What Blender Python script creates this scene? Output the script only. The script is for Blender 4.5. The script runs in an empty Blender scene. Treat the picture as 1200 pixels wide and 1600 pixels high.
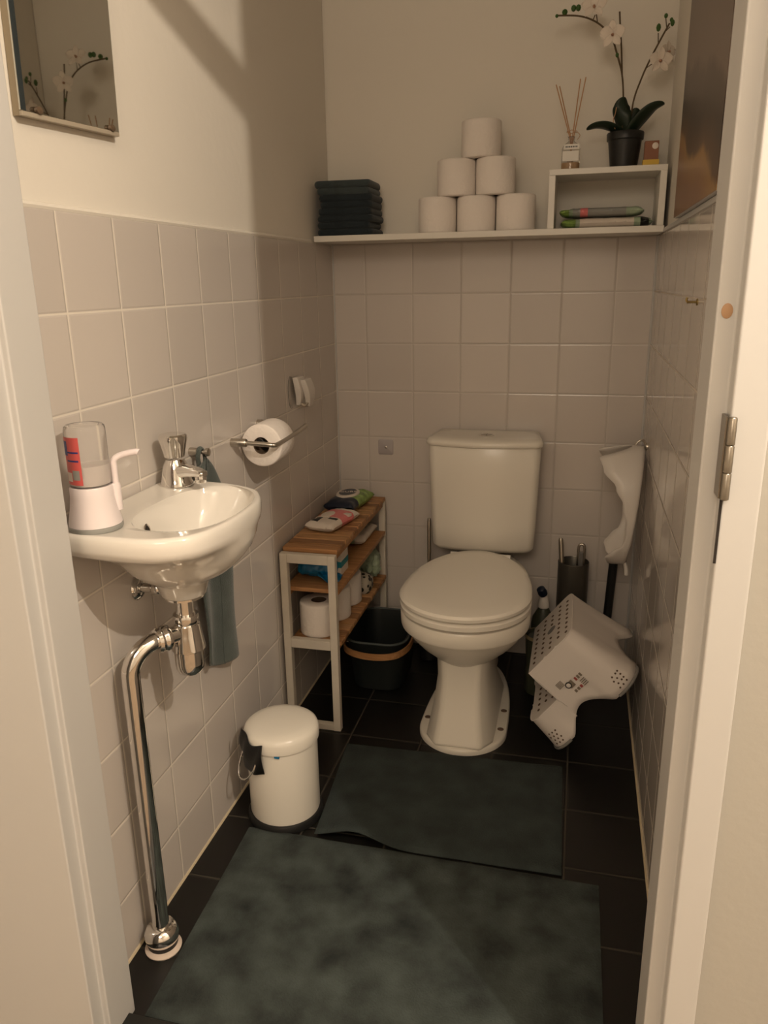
import bpy, bmesh, math, random
from mathutils import Vector, Matrix, noise
random.seed(7)
PI = math.pi
C = bpy.context.scene.collection

# ------------------------------------------------------------------ camera
yaw, pitch, roll = 0.2470, -0.2887, -0.0174
f = Vector((-math.sin(yaw)*math.cos(pitch), math.cos(yaw)*math.cos(pitch), math.sin(pitch)))
r0 = Vector((math.cos(yaw), math.sin(yaw), 0)); u0 = r0.cross(f)
rr = math.cos(roll)*r0 + math.sin(roll)*u0
uu = -math.sin(roll)*r0 + math.cos(roll)*u0
cam = bpy.data.cameras.new('camera'); cam_o = bpy.data.objects.new('camera', cam); C.objects.link(cam_o)
M = Matrix((rr, uu, -f)).transposed().to_4x4(); M.translation = Vector((0.7755, -2.4672, 1.2369))
cam_o.matrix_world = M
cam.sensor_fit = 'VERTICAL'; cam.sensor_height = 24.0; cam.lens = 1213.8/1600*24.0
cam.clip_start = 0.02
S = bpy.context.scene
S.camera = cam_o

# ------------------------------------------------------------------ light and exposure
S.view_settings.view_transform = 'Standard'; S.view_settings.look = 'None'
S.view_settings.gamma = 1.0; S.view_settings.use_curve_mapping = False
S.view_settings.exposure = 0.0
w = bpy.data.worlds.new('world'); S.world = w; w.use_nodes = True
w.node_tree.nodes['Background'].inputs[0].default_value = (1.0, 0.78, 0.52, 1)
w.node_tree.nodes['Background'].inputs[1].default_value = 0.02
LAMP = Vector((1.50, -2.264, 2.10))
ld = bpy.data.lights.new('hall_lamp', 'POINT'); ld.energy = 70.0; ld.color = (1.0, 0.86, 0.69); ld.shadow_soft_size = 0.014
lo = bpy.data.objects.new('hall_lamp', ld); C.objects.link(lo); lo.location = LAMP
l2 = bpy.data.lights.new('hall_fill_light', 'POINT'); l2.energy = 66.0; l2.color = (1.0, 0.84, 0.66); l2.shadow_soft_size = 0.45  # unseen fill light added deep in the hall to raise the ambient level
l2o = bpy.data.objects.new('hall_fill_light', l2); C.objects.link(l2o); l2o.location = (0.65, -3.80, 2.30)

# ------------------------------------------------------------------ materials
def mat(name, col, rough=0.5, metal=0.0, nscale=0, namt=0.0, bump=0.0, bscale=60, trans=0.0, sheen=0.0, coat=0.0, ior=1.45, det=4):
    m = bpy.data.materials.new(name); m.use_nodes = True
    nt = m.node_tree; b = nt.nodes['Principled BSDF']
    b.inputs['Base Color'].default_value = (*col, 1); b.inputs['Roughness'].default_value = rough
    b.inputs['Metallic'].default_value = metal; b.inputs['IOR'].default_value = ior
    if trans: b.inputs['Transmission Weight'].default_value = trans
    if sheen: b.inputs['Sheen Weight'].default_value = sheen
    if coat: b.inputs['Coat Weight'].default_value = coat; b.inputs['Coat Roughness'].default_value = 0.08
    tc = nt.nodes.new('ShaderNodeTexCoord')
    if namt:
        n = nt.nodes.new('ShaderNodeTexNoise'); n.inputs['Scale'].default_value = nscale; n.inputs['Detail'].default_value = det
        nt.links.new(tc.outputs['Object'], n.inputs['Vector'])
        cr = nt.nodes.new('ShaderNodeValToRGB')
        cr.color_ramp.elements[0].position = 0.3; cr.color_ramp.elements[1].position = 0.7
        cr.color_ramp.elements[0].color = (*[c*(1-namt) for c in col], 1)
        cr.color_ramp.elements[1].color = (*[min(1, c*(1+namt)) for c in col], 1)
        nt.links.new(n.outputs['Fac'], cr.inputs['Fac']); nt.links.new(cr.outputs['Color'], b.inputs['Base Color'])
    if bump:
        n = nt.nodes.new('ShaderNodeTexNoise'); n.inputs['Scale'].default_value = bscale; n.inputs['Detail'].default_value = 5
        nt.links.new(tc.outputs['Object'], n.inputs['Vector'])
        bp = nt.nodes.new('ShaderNodeBump'); bp.inputs['Strength'].default_value = bump; bp.inputs['Distance'].default_value = 0.002
        nt.links.new(n.outputs['Fac'], bp.inputs['Height']); nt.links.new(bp.outputs['Normal'], b.inputs['Normal'])
    return m

def tile_mat(name, ax1, off1, ax2, off2, pitch, gw, tile, grout, rough, var=0.04, tilt=0.012, bumpy=0.15, speck=0):
    """square tiles laid on world axes with recessed grout"""
    m = bpy.data.materials.new(name); m.use_nodes = True; nt = m.node_tree; b = nt.nodes['Principled BSDF']
    N = nt.nodes.new; L = nt.links.new
    g = N('ShaderNodeNewGeometry'); sp = N('ShaderNodeSeparateXYZ'); L(g.outputs['Position'], sp.inputs[0])
    def mth(op, a, bb=None, cc=None):
        n = N('ShaderNodeMath'); n.operation = op
        for i, v in enumerate((a, bb, cc)):
            if v is None: continue
            if isinstance(v, (int, float)): n.inputs[i].default_value = v
            else: L(v, n.inputs[i])
        return n.outputs[0]
    ds = []; ids = []
    for ax, off in ((ax1, off1), (ax2, off2)):
        t = mth('DIVIDE', mth('SUBTRACT', sp.outputs[ax], off), pitch)
        fr = mth('FRACT', t); ids.append(mth('FLOOR', t))
        d = mth('MULTIPLY', mth('MINIMUM', fr, mth('SUBTRACT', 1.0, fr)), pitch); ds.append(d)
    dist = mth('MINIMUM', ds[0], ds[1])
    mr = N('ShaderNodeMapRange'); mr.inputs['From Min'].default_value = gw*0.6; mr.inputs['From Max'].default_value = gw*1.3
    L(dist, mr.inputs['Value'])
    edge = N('ShaderNodeMapRange'); edge.interpolation_type = 'SMOOTHSTEP'
    edge.inputs['From Min'].default_value = gw*0.5; edge.inputs['From Max'].default_value = gw*3.0; L(dist, edge.inputs['Value'])
    cmb = N('ShaderNodeCombineXYZ'); L(ids[0], cmb.inputs[0]); L(ids[1], cmb.inputs[1])
    wn = N('ShaderNodeTexWhiteNoise'); wn.noise_dimensions = '3D'; L(cmb.outputs[0], wn.inputs['Vector'])
    tc = N('ShaderNodeMix'); tc.data_type = 'RGBA'
    tc.inputs['A'].default_value = (*[c*(1-var) for c in tile], 1); tc.inputs['B'].default_value = (*[c*(1+var) for c in tile], 1)
    L(wn.outputs['Value'], tc.inputs['Factor'])
    src = tc.outputs['Result']
    if speck:
        nn = N('ShaderNodeTexNoise'); nn.inputs['Scale'].default_value = 55; nn.inputs['Detail'].default_value = 6; L(g.outputs['Position'], nn.inputs['Vector'])
        mx = N('ShaderNodeMix'); mx.data_type = 'RGBA'; mx.blend_type = 'MULTIPLY'; mx.inputs['Factor'].default_value = speck
        L(src, mx.inputs['A']); L(nn.outputs['Color'], mx.inputs['B']); src = mx.outputs['Result']
    cm = N('ShaderNodeMix'); cm.data_type = 'RGBA'; cm.inputs['A'].default_value = (*grout, 1)
    L(src, cm.inputs['B']); L(mr.outputs[0], cm.inputs['Factor']); L(cm.outputs['Result'], b.inputs['Base Color'])
    ro = N('ShaderNodeMapRange'); ro.inputs['To Min'].default_value = 0.8; ro.inputs['To Max'].default_value = rough
    L(mr.outputs[0], ro.inputs['Value']); L(ro.outputs[0], b.inputs['Roughness'])
    # wavy glaze
    nz = N('ShaderNodeTexNoise'); nz.inputs['Scale'].default_value = 7; nz.inputs['Detail'].default_value = 2; L(g.outputs['Position'], nz.inputs['Vector'])
    h = mth('ADD', edge.outputs[0], mth('MULTIPLY', nz.outputs['Fac'], bumpy))
    bp = N('ShaderNodeBump'); bp.inputs['Strength'].default_value = 0.6; bp.inputs['Distance'].default_value = 0.0012
    L(h, bp.inputs['Height'])
    # each tile set at a very slightly different angle
    vm = N('ShaderNodeVectorMath'); vm.operation = 'MULTIPLY_ADD'
    sub = N('ShaderNodeVectorMath'); sub.operation = 'SUBTRACT'; L(wn.outputs['Color'], sub.inputs[0]); sub.inputs[1].default_value = (.5, .5, .5)
    L(sub.outputs[0], vm.inputs[0]); vm.inputs[1].default_value = (tilt, tilt, tilt); L(bp.outputs['Normal'], vm.inputs[2])
    nm = N('ShaderNodeVectorMath'); nm.operation = 'NORMALIZE'; L(vm.outputs[0], nm.inputs[0])
    L(nm.outputs[0], b.inputs['Normal'])
    return m

TILE = (0.62, 0.565, 0.52); GROUT = (0.80, 0.74, 0.65); HT = 1.349; PT = 0.152
m_tl = tile_mat('tiles_left', 1, -0.162, 2, HT, PT, 0.0016, TILE, GROUT, 0.16)
m_tb = tile_mat('tiles_back', 0, 0.1055, 2, HT, PT, 0.0016, TILE, (0.52, 0.47, 0.42), 0.16)
m_tr = tile_mat('tiles_right', 1, -0.10, 2, HT, PT, 0.0016, TILE, (0.62, 0.56, 0.49), 0.05, tilt=0.002, bumpy=0.01)
m_tf = tile_mat('tiles_floor', 0, 0.0, 1, -0.01, 0.2, 0.002, (0.009, 0.008, 0.007), (0.05, 0.043, 0.032), 0.42, var=0.15, tilt=0.01, speck=0.6)
m_plaster = mat('plaster', (0.80, 0.75, 0.67), 0.9, bump=0.35, bscale=45)
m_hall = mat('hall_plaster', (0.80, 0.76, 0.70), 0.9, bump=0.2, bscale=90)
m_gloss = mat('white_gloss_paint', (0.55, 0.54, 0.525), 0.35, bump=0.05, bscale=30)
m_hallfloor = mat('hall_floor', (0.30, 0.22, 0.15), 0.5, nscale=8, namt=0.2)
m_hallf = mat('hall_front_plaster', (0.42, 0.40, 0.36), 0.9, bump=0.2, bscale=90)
m_knot = mat('timber_knot', (0.45, 0.27, 0.15), 0.5)
m_cer = mat('ceramic', (0.78, 0.74, 0.68), 0.10, coat=0.4)
m_cer2 = mat('toilet_ceramic', (0.82, 0.77, 0.68), 0.24, coat=0.0)
m_seat = mat('toilet_seat_plastic', (0.92, 0.87, 0.78), 0.22)
m_chrome = mat('chrome', (0.80, 0.78, 0.75), 0.07, 1.0)
m_steel = mat('brushed_steel', (0.55, 0.51, 0.45), 0.3, 1.0)
m_hinge = mat('worn_steel', (0.26, 0.23, 0.19), 0.35, 1.0)
m_black = mat('black_plastic', (0.012, 0.012, 0.012), 0.4)
m_hole = mat('dark_hollow', (0.02, 0.015, 0.012), 0.8)
m_white = mat('white_lacquer', (0.76, 0.72, 0.65), 0.4, bump=0.03, bscale=30)
m_wframe = mat('white_painted_wood', (0.70, 0.64, 0.55), 0.55, nscale=14, namt=0.06)
def wood(name, c1, c2):
    m = mat(name, c1, 0.5); nt = m.node_tree; b = nt.nodes['Principled BSDF']
    tc = nt.nodes.new('ShaderNodeTexCoord'); mp = nt.nodes.new('ShaderNodeMapping'); mp.inputs['Scale'].default_value = (6, 90, 90)
    n = nt.nodes.new('ShaderNodeTexNoise'); n.inputs['Scale'].default_value = 1.5; n.inputs['Detail'].default_value = 6
    cr = nt.nodes.new('ShaderNodeValToRGB'); cr.color_ramp.elements[0].color = (*c1, 1); cr.color_ramp.elements[1].color = (*c2, 1)
    cr.color_ramp.elements[0].position = .35; cr.color_ramp.elements[1].position = .65
    nt.links.new(tc.outputs['Object'], mp.inputs[0]); nt.links.new(mp.outputs[0], n.inputs['Vector'])
    nt.links.new(n.outputs['Fac'], cr.inputs[0]); nt.links.new(cr.outputs[0], b.inputs['Base Color'])
    return m
m_bam = wood('bamboo', (0.36, 0.17, 0.065), (0.50, 0.26, 0.11))
m_bam2 = wood('bamboo_dark', (0.24, 0.115, 0.045), (0.36, 0.18, 0.075)); m_bam3 = wood('bamboo_pale', (0.42, 0.22, 0.09), (0.52, 0.29, 0.13))
m_paper = mat('toilet_paper', (0.86, 0.79, 0.73), 0.95, bump=1.0, bscale=75)
m_card = mat('cardboard', (0.10, 0.065, 0.04), 0.9)
m_towel = mat('teal_towelling', (0.082, 0.100, 0.092), 0.95, bump=0.8, bscale=500, sheen=0.3, nscale=30, namt=0.12)
m_dktowel = mat('dark_towelling', (0.014, 0.022, 0.027), 0.95, bump=0.8, bscale=400, sheen=0.15, nscale=30, namt=0.2)
m_dktowel2 = mat('slate_towelling', (0.042, 0.056, 0.058), 0.95, bump=0.8, bscale=400, sheen=0.2, nscale=30, namt=0.2)
m_mat1 = mat('bath_mat_pile', (0.043, 0.054, 0.050), 0.95, bump=1.0, bscale=220, sheen=0.0, nscale=13, namt=0.62, det=10)
m_mat2 = mat('bath_mat_pile_small', (0.032, 0.042, 0.040), 0.95, bump=1.0, bscale=220, sheen=0.0, nscale=14, namt=0.3, det=8)
m_binw = mat('cream_enamel', (0.82, 0.77, 0.68), 0.25)
m_bag = mat('black_bag', (0.006, 0.006, 0.006), 0.45, bump=0.5, bscale=40)
m_plwhite = mat('white_plastic', (0.74, 0.69, 0.64), 0.32)
m_stool = mat('stool_plastic', (0.74, 0.68, 0.63), 0.38, bump=0.06, bscale=200)
m_dot = mat('brown_grip', (0.12, 0.075, 0.05), 0.7)
m_grey = mat('grey_rubber', (0.22, 0.21, 0.20), 0.6)
m_stick = mat('sticker_grey', (0.20, 0.16, 0.12), 0.6)
m_red = mat('label_red', (0.66, 0.12, 0.11), 0.4)
m_blue = mat('label_blue', (0.03, 0.05, 0.22), 0.4)
m_lgrey = mat('label_grey', (0.30, 0.30, 0.28), 0.5)
m_pink = mat('pack_pink', (0.74, 0.20, 0.20), 0.35)
m_cream = mat('pack_cream', (0.70, 0.62, 0.54), 0.35)
m_green = mat('pack_green', (0.22, 0.34, 0.08), 0.35, nscale=40, namt=0.5)
m_navy = mat('pack_navy', (0.012, 0.018, 0.035), 0.3)
m_plgreen = mat('pack_pale_green', (0.34, 0.42, 0.30), 0.35, nscale=30, namt=0.35)
m_cyan = mat('blue_film', (0.01, 0.16, 0.34), 0.3, nscale=30, namt=0.3)
m_teal = mat('carton_teal', (0.02, 0.22, 0.26), 0.5)
m_spot = mat('spotted_print', (0.30, 0.26, 0.20), 0.5)
m_basket = mat('grey_green_plastic', (0.010, 0.013, 0.0125), 0.5)
m_leaf = mat('orchid_leaf', (0.010, 0.022, 0.010), 0.45)
m_stem = mat('orchid_stem', (0.10, 0.065, 0.03), 0.6)
m_bud = mat('orchid_bud', (0.045, 0.11, 0.02), 0.5)
m_petal = mat('orchid_petal', (0.78, 0.69, 0.60), 0.7)
m_reed = mat('reed', (0.50, 0.27, 0.13), 0.8)
m_oil = mat('amber_oil', (0.55, 0.30, 0.10), 0.1)
m_boxb = mat('brown_card', (0.26, 0.10, 0.045), 0.5)
m_yel = mat('yellow_card', (0.72, 0.46, 0.05), 0.5)
m_olive = mat('olive_plastic', (0.045, 0.050, 0.032), 0.4)
m_plate = mat('grey_adhesive_plate', (0.42, 0.38, 0.38), 0.35)
m_brass = mat('brass', (0.35, 0.26, 0.10), 0.35, 1.0)
m_clear = mat('clear_plastic', (0.90, 0.88, 0.86), 0.05, trans=0.9, ior=1.2)
m_glass = mat('clear_glass', (0.95, 0.93, 0.9), 0.02, trans=0.9, ior=1.2)
m_mirror = mat('mirror_silver', (0.62, 0.62, 0.58), 0.02, 1.0)
m_medge = mat('mirror_edge', (0.30, 0.24, 0.16), 0.3)
m_pipeplug = mat('floor_plaster_ring', (0.62, 0.52, 0.44), 0.8)
m_caulk = mat('caulk', (0.62, 0.52, 0.36), 0.7)
# spotted animal-like print
nt = m_spot.node_tree; v = nt.nodes.new('ShaderNodeTexVoronoi'); v.inputs['Scale'].default_value = 60
cr = nt.nodes.new('ShaderNodeValToRGB'); cr.color_ramp.elements[0].color = (0.01, .01, .01, 1); cr.color_ramp.elements[1].color = (.45, .40, .32, 1)
cr.color_ramp.elements[0].position = .42; cr.color_ramp.elements[1].position = .5
nt.links.new(nt.nodes['Texture Coordinate'].outputs['Object'], v.inputs['Vector']); nt.links.new(v.outputs['Distance'], cr.inputs[0])
nt.links.new(cr.outputs[0], nt.nodes['Principled BSDF'].inputs['Base Color'])

# ------------------------------------------------------------------ helpers
def mw(o):
    m = o.matrix_basis.copy()
    if o.parent: m = mw(o.parent) @ o.matrix_parent_inverse @ m
    return m
def tag(o, label=None, cat=None, group=None, kind=None):
    if label: o['label'] = label
    if cat: o['category'] = cat
    if group: o['group'] = group
    if kind: o['kind'] = kind
    return o
def thing(name, label, cat, loc=(0, 0, 0), rot=(0, 0, 0), group=None):
    o = bpy.data.objects.new(name, None); C.objects.link(o); o.location = loc; o.rotation_euler = rot
    o.empty_display_size = 0.05
    return tag(o, label, cat, group)
def obj(name, bm, m, parent=None, smooth=True, bevel=0, seg=2, local=False, sub=0, auto=40, label=None):
    """one mesh object; geometry is in world coordinates unless local"""
    bmesh.ops.recalc_face_normals(bm, faces=bm.faces)
    me = bpy.data.meshes.new(name); bm.to_mesh(me); bm.free()
    ms = m if isinstance(m, (list, tuple)) else [m]
    for x in ms: me.materials.append(x)
    o = bpy.data.objects.new(name, me); C.objects.link(o)
    if smooth:
        for p in me.polygons: p.use_smooth = True
        try: me.set_sharp_from_angle(angle=math.radians(auto))
        except Exception: pass
    if parent is not None:
        o.parent = parent
        if not local: o.matrix_parent_inverse = mw(parent).inverted()
    if bevel:
        b = o.modifiers.new('bevel', 'BEVEL'); b.width = bevel; b.segments = seg; b.limit_method = 'ANGLE'; b.angle_limit = math.radians(35)
        b.harden_normals = False
    if sub:
        s = o.modifiers.new('sub', 'SUBSURF'); s.levels = sub; s.render_levels = sub
    if label: o['label'] = label
    return o
def B(): return bmesh.new()
def box(bm, x0, x1, y0, y1, z0, z1, mi=0):
    vs = [bm.verts.new(p) for p in ((x0, y0, z0), (x1, y0, z0), (x1, y1, z0), (x0, y1, z0), (x0, y0, z1), (x1, y0, z1), (x1, y1, z1), (x0, y1, z1))]
    for q in ((0, 3, 2, 1), (4, 5, 6, 7), (0, 1, 5, 4), (1, 2, 6, 5), (2, 3, 7, 6), (3, 0, 4, 7)):
        fc = bm.faces.new([vs[i] for i in q]); fc.material_index = mi
    return bm
def loft(bm, rings, cap0=True, cap1=True, closed=True, mi=0):
    vr = [[bm.verts.new(p) for p in r] for r in rings]
    n = len(vr[0])
    for a, b in zip(vr, vr[1:]):
        for i in range(n if closed else n-1):
            fc = bm.faces.new((a[i], a[(i+1) % n], b[(i+1) % n], b[i])); fc.material_index = mi
    if cap0: bm.faces.new(list(reversed(vr[0]))).material_index = mi
    if cap1: bm.faces.new(vr[-1]).material_index = mi
    return bm
def lathe(bm, prof, c=(0, 0, 0), n=32, axis=(0, 0, 1), cap0=True, cap1=True, mi=0, sx=1, sy=1):
    q = Vector((0, 0, 1)).rotation_difference(Vector(axis).normalized()); c = Vector(c)
    rings = [[c + q @ Vector((r*sx*math.cos(2*PI*i/n), r*sy*math.sin(2*PI*i/n), z)) for i in range(n)] for r, z in prof]
    return loft(bm, rings, cap0, cap1, mi=mi)
def tube(bm, pts, r, n=12, caps=True, mi=0, flat=1.0, upv=None):
    pts = [Vector(p) for p in pts]; rings = []; prev = None
    for i, p in enumerate(pts):
        t = (pts[min(i+1, len(pts)-1)] - pts[max(i-1, 0)]).normalized()
        if prev is None:
            a = Vector(upv) if upv else (Vector((0, 0, 1)) if abs(t.z) < .9 else Vector((1, 0, 0)))
        else: a = prev
        a = (a - t*a.dot(t)).normalized(); prev = a; b = t.cross(a)
        rad = r[i] if isinstance(r, (list, tuple)) else r
        rings.append([p + a*rad*math.cos(2*PI*k/n) + b*rad*flat*math.sin(2*PI*k/n) for k in range(n)])
    return loft(bm, rings, caps, caps, mi=mi)
def smooth_path(pts, n=6):
    pts = [Vector(p) for p in pts]; P = [pts[0]] + pts + [pts[-1]]; out = []
    for i in range(1, len(P)-2):
        for k in range(n):
            t = k/n; a, b, c, d = P[i-1], P[i], P[i+1], P[i+2]
            out.append(0.5*((2*b)+(-a+c)*t+(2*a-5*b+4*c-d)*t*t+(-a+3*b-3*c+d)*t**3))
    out.append(pts[-1]); return out
def grid(bm, fn, nu, nv, mi=None, wrap=False):
    V = [[bm.verts.new(fn(i/nu, j/nv)) for j in range(nv+1)] for i in range(nu+1)]
    for i in range(nu):
        for j in range(nv):
            fc = bm.faces.new((V[i][j], V[i+1][j], V[i+1][j+1], V[i][j+1]))
            if mi: fc.material_index = mi((i+.5)/nu, (j+.5)/nv)
    return V
def disc(bm, c, nrm, rx, ry=None, n=14, up=(0, 0, 1), mi=0, th=0.0006):
    ry = ry or rx; nrm = Vector(nrm).normalized(); up = Vector(up); a = (up - nrm*up.dot(nrm)).normalized(); b = nrm.cross(a); c = Vector(c)
    ring = lambda h, s: [c + nrm*h + a*ry*s*math.cos(2*PI*i/n) + b*rx*s*math.sin(2*PI*i/n) for i in range(n)]
    return loft(bm, [ring(-th, 1), ring(th*.5, 1), ring(th, .85)], mi=mi)
def rrect(cx, cy, hx, hy, z, r, n=6):
    pts = []
    for sx, sy, a0 in ((1, 1, 0), (-1, 1, 90), (-1, -1, 180), (1, -1, 270)):
        for k in range(n+1):
            a = math.radians(a0+90*k/n); pts.append(Vector((cx+sx*(hx-r)+r*math.cos(a), cy+sy*(hy-r)+r*math.sin(a), z)))
    return pts
def text_mesh(name, s, size, loc, xdir, ydir, m, parent, depth=0.0004):
    cu = bpy.data.curves.new(name, 'FONT'); cu.body = s; cu.size = size; cu.extrude = depth; cu.align_x = 'CENTER'; cu.align_y = 'CENTER'
    to = bpy.data.objects.new(name+'_tmp', cu); C.objects.link(to)
    me = bpy.data.meshes.new_from_object(to.evaluated_get(bpy.context.evaluated_depsgraph_get()))
    bpy.data.objects.remove(to)
    X = Vector(xdir).normalized(); Y = Vector(ydir); Y = (Y-X*Y.dot(X)).normalized(); Z = X.cross(Y)
    T = Matrix((X, Y, Z)).transposed().to_4x4(); T.translation = Vector(loc)
    me.transform(T); me.materials.clear(); me.materials.append(m)
    o = bpy.data.objects.new(name, me); C.objects.link(o)
    o.parent = parent; o.matrix_parent_inverse = mw(parent).inverted()
    return o
def copy_tree(o, parent=None):
    c = o.copy(); C.objects.link(c)
    if parent: c.parent = parent
    for ch in [x for x in C.objects if x.parent is o]: copy_tree(ch, c)
    return c

# ------------------------------------------------------------------ structure
W = 0.974; YF = -1.535; YO = -1.63; CE = 2.50
bm = B(); box(bm, -0.02, W+0.02, -1.56, 0.02, -0.08, 0.0); tag(obj('floor', bm, m_tf, smooth=False), kind='structure')
bm = B(); box(bm, -1.0, 2.6, -5.6, -1.56, -0.08, -0.004); tag(obj('floor_hall', bm, m_hallfloor, smooth=False), kind='structure')
bm = B(); box(bm, -1.0, 2.6, -5.6, 0.1, CE, CE+0.05); tag(obj('ceiling', bm, m_plaster, smooth=False), kind='structure')
bm = B(); box(bm, -0.10, 0.0, YF, 0.0, 0, HT, 0); box(bm, -0.10, -0.007, YF, 0.0, HT, CE, 1)
tag(obj('wall_left', bm, [m_tl, m_plaster], smooth=False), kind='structure')
bm = B(); box(bm, -0.10, W+0.10, 0.0, 0.10, 0, HT, 0); box(bm, -0.10, W+0.10, 0.004, 0.10, HT, CE, 1)
tag(obj('wall_back', bm, [m_tb, m_plaster], smooth=False), kind='structure')
bm = B(); box(bm, W, W+0.10, YF, 0.0, 0, HT, 0); box(bm, W+0.008, W+0.10, YF, 0.0, HT, CE, 1)
tag(obj('wall_right', bm, [m_tr, m_plaster], smooth=False), kind='structure')
# rounded plaster bead over the tiles, left; painted ledge right
bm = B(); tube(bm, [(-0.004, YF, HT+.002), (-0.004, -0.2, HT+.002)], 0.006, 8)
tag(obj('trim_1', bm, m_plaster), kind='structure')
bm = B(); box(bm, W-0.004, W+0.01, YF, -0.19, HT-.001, HT+0.010)
tag(obj('trim_2', bm, m_gloss, smooth=False, bevel=0.002), kind='structure')
# caulk beads at the corners and along the floor
bm = B()
tube(bm, [(0.0, -0.0, 0.0), (0.0, -0.0, HT)], 0.004, 8); tube(bm, [(W, 0, 0), (W, 0, HT)], 0.004, 8)
tag(obj('trim_3', bm, m_gloss), kind='structure')
bm = B(); tube(bm, [(0, YF, 0), (0, 0, 0)], 0.004, 8); tube(bm, [(W, YF, 0), (W, 0, 0)], 0.004, 8)
tag(obj('trim_4', bm, m_caulk), kind='structure')
# hall side walls around the doorway
LZ0, LZ1, TZ = 1.90, 1.94, 2.36
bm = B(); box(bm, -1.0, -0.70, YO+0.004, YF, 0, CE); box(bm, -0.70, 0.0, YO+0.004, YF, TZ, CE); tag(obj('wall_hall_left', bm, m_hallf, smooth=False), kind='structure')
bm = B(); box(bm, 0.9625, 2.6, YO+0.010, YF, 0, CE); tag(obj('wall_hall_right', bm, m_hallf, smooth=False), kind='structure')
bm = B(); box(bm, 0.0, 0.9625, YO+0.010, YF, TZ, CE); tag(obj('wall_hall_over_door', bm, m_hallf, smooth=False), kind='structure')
bm = B(); box(bm, -1.0, 2.6, -5.65, -5.55, 0, CE); tag(obj('wall_hall_back', bm, m_hall, smooth=False), kind='structure')
bm = B(); box(bm, -1.05, -0.95, -5.6, YO, 0, CE); tag(obj('wall_hall_end_left', bm, m_hall, smooth=False), kind='structure')
bm = B(); box(bm, 2.55, 2.65, -5.6, YO, 0, CE); tag(obj('wall_hall_end_right', bm, m_hall, smooth=False), kind='structure')
# door frame: extruded profile posts with rebate
def post(name, prof):
    bm = B(); loft(bm, [[Vector((x, y, z)) for x, y in prof] for z in (0.0, TZ)])
    return tag(obj(name, bm, m_gloss, smooth=False, bevel=0.0025, seg=3), kind='structure')
post('trim_5', [(-0.70, YF), (0.068, YF), (0.068, -1.605), (0.0575, -1.605), (0.0575, -1.632), (-0.70, -1.632)])
jr = post('trim_6', [(1.0, YF), (0.905, YF), (0.905, -1.612), (0.925, -1.612), (0.925, -1.634), (0.9625, -1.634), (0.9625, -1.60), (1.0, -1.60)])
bm = B(); box(bm, 0.0, 0.96, -1.575, -1.605, LZ0, LZ1); box(bm, 0.0, 0.96, YF, -1.605, TZ-.03, TZ+.01)
tag(obj('trim_7', bm, m_gloss, smooth=False, bevel=0.002), kind='structure')
bm = B(); box(bm, 0.0575, 0.925, -1.70, -1.552, -0.02, 0.014)
tag(obj('trim_8', bm, mat('threshold_stone', (0.012, 0.012, 0.011), 0.35), smooth=False, bevel=0.003), kind='structure')
hg = thing('door_hinge', 'narrow steel door hinge on the right door post', 'hinge', (0.927, -1.636, 1.02))
bm = B()
for k in range(3): lathe(bm, [(0.0036, 0), (0.0046, .001), (0.0046, .0272), (0.0036, .0284)], (0.9265, -1.6395, 1.016+0.0285*k), 14)
obj('knuckle', bm, m_hinge, hg)
bm = B(); box(bm, 0.9205, 0.9235, -1.638, -1.613, 1.017, 1.101); obj('leaf', bm, m_hinge, hg, smooth=False)
bm = B(); box(bm, 0.9235, 0.9262, -1.6352, -1.634, 0.945, 1.015); obj('slot', bm, m_hole, hg, smooth=False)
bm = B(); disc(bm, (0.915, -1.6123, 1.203), (0, -1, 0), 0.0055, 0.0075); kn = obj('knot', bm, m_knot, jr); kn['label'] = 'brown wood knot showing through the paint'
st = bm = B(); box(bm, 0.050, 0.0600, -1.6345, -1.622, 1.176, 1.192)
tag(obj('strike_plate', bm, m_brass, smooth=False, bevel=.001), 'small brass strike plate on the left door post', 'strike plate')
# plaster ring where the drain pipe meets the floor is part of the pipe (below)

# ------------------------------------------------------------------ wash basin
SC = Vector((0.118, -1.318, 0))
outl = [(0.001, -1.492), (0.001, -1.40), (0.001, -1.30), (0.001, -1.20), (0.001, -1.137), (.06, -1.137), (.15, -1.150), (.208, -1.180), (.241, -1.235), (.251, -1.31), (.247, -1.39), (.228, -1.456), (.175, -1.493), (.09, -1.497)]
# dense smooth outline, straight on the wall side
curve = smooth_path([(x, y, 0) for x, y in outl[4:]] + [(0.001, -1.492, 0)], 8)
poly = [Vector((0.001, -1.492+(1.492-1.137)*k/14, 0)) for k in range(14)] + curve[:-1]
NS = 72
def ray_r(th):
    d = Vector((math.cos(th), math.sin(th))); best = 0
    for a, b in zip(poly, poly[1:]+poly[:1]):
        a2, b2 = a.xy-SC.xy, b.xy-SC.xy; e = b2-a2; den = d.x*e.y-d.y*e.x
        if abs(den) < 1e-9: continue
        t = (a2.x*e.y-a2.y*e.x)/den; s = (a2.x*d.y-a2.y*d.x)/den
        if t > 0 and -1e-6 <= s <= 1+1e-6: best = max(best, t)
    return best
RO = [ray_r(2*PI*i/NS) for i in range(NS)]
def sring(z, outf=None, ell=None, mixf=1.0, pw=1.0):
    pts = []
    for i in range(NS):
        th = 2*PI*i/NS; po = SC + Vector((math.cos(th), math.sin(th), 0))*RO[i]*(outf or 1)
        if ell:
            cx, cy, a, b = ell; pe = Vector((cx+a*math.copysign(abs(math.cos(th))**pw, math.cos(th)), cy+b*math.copysign(abs(math.sin(th))**pw, math.sin(th)), 0)); p = pe if outf is None else pe.lerp(po, mixf)
        else: p = po
        x = max(p.x, 0.0008); pts.append(Vector((x, p.y, z)))
    return pts
bm = B()
IN = .80
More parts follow.
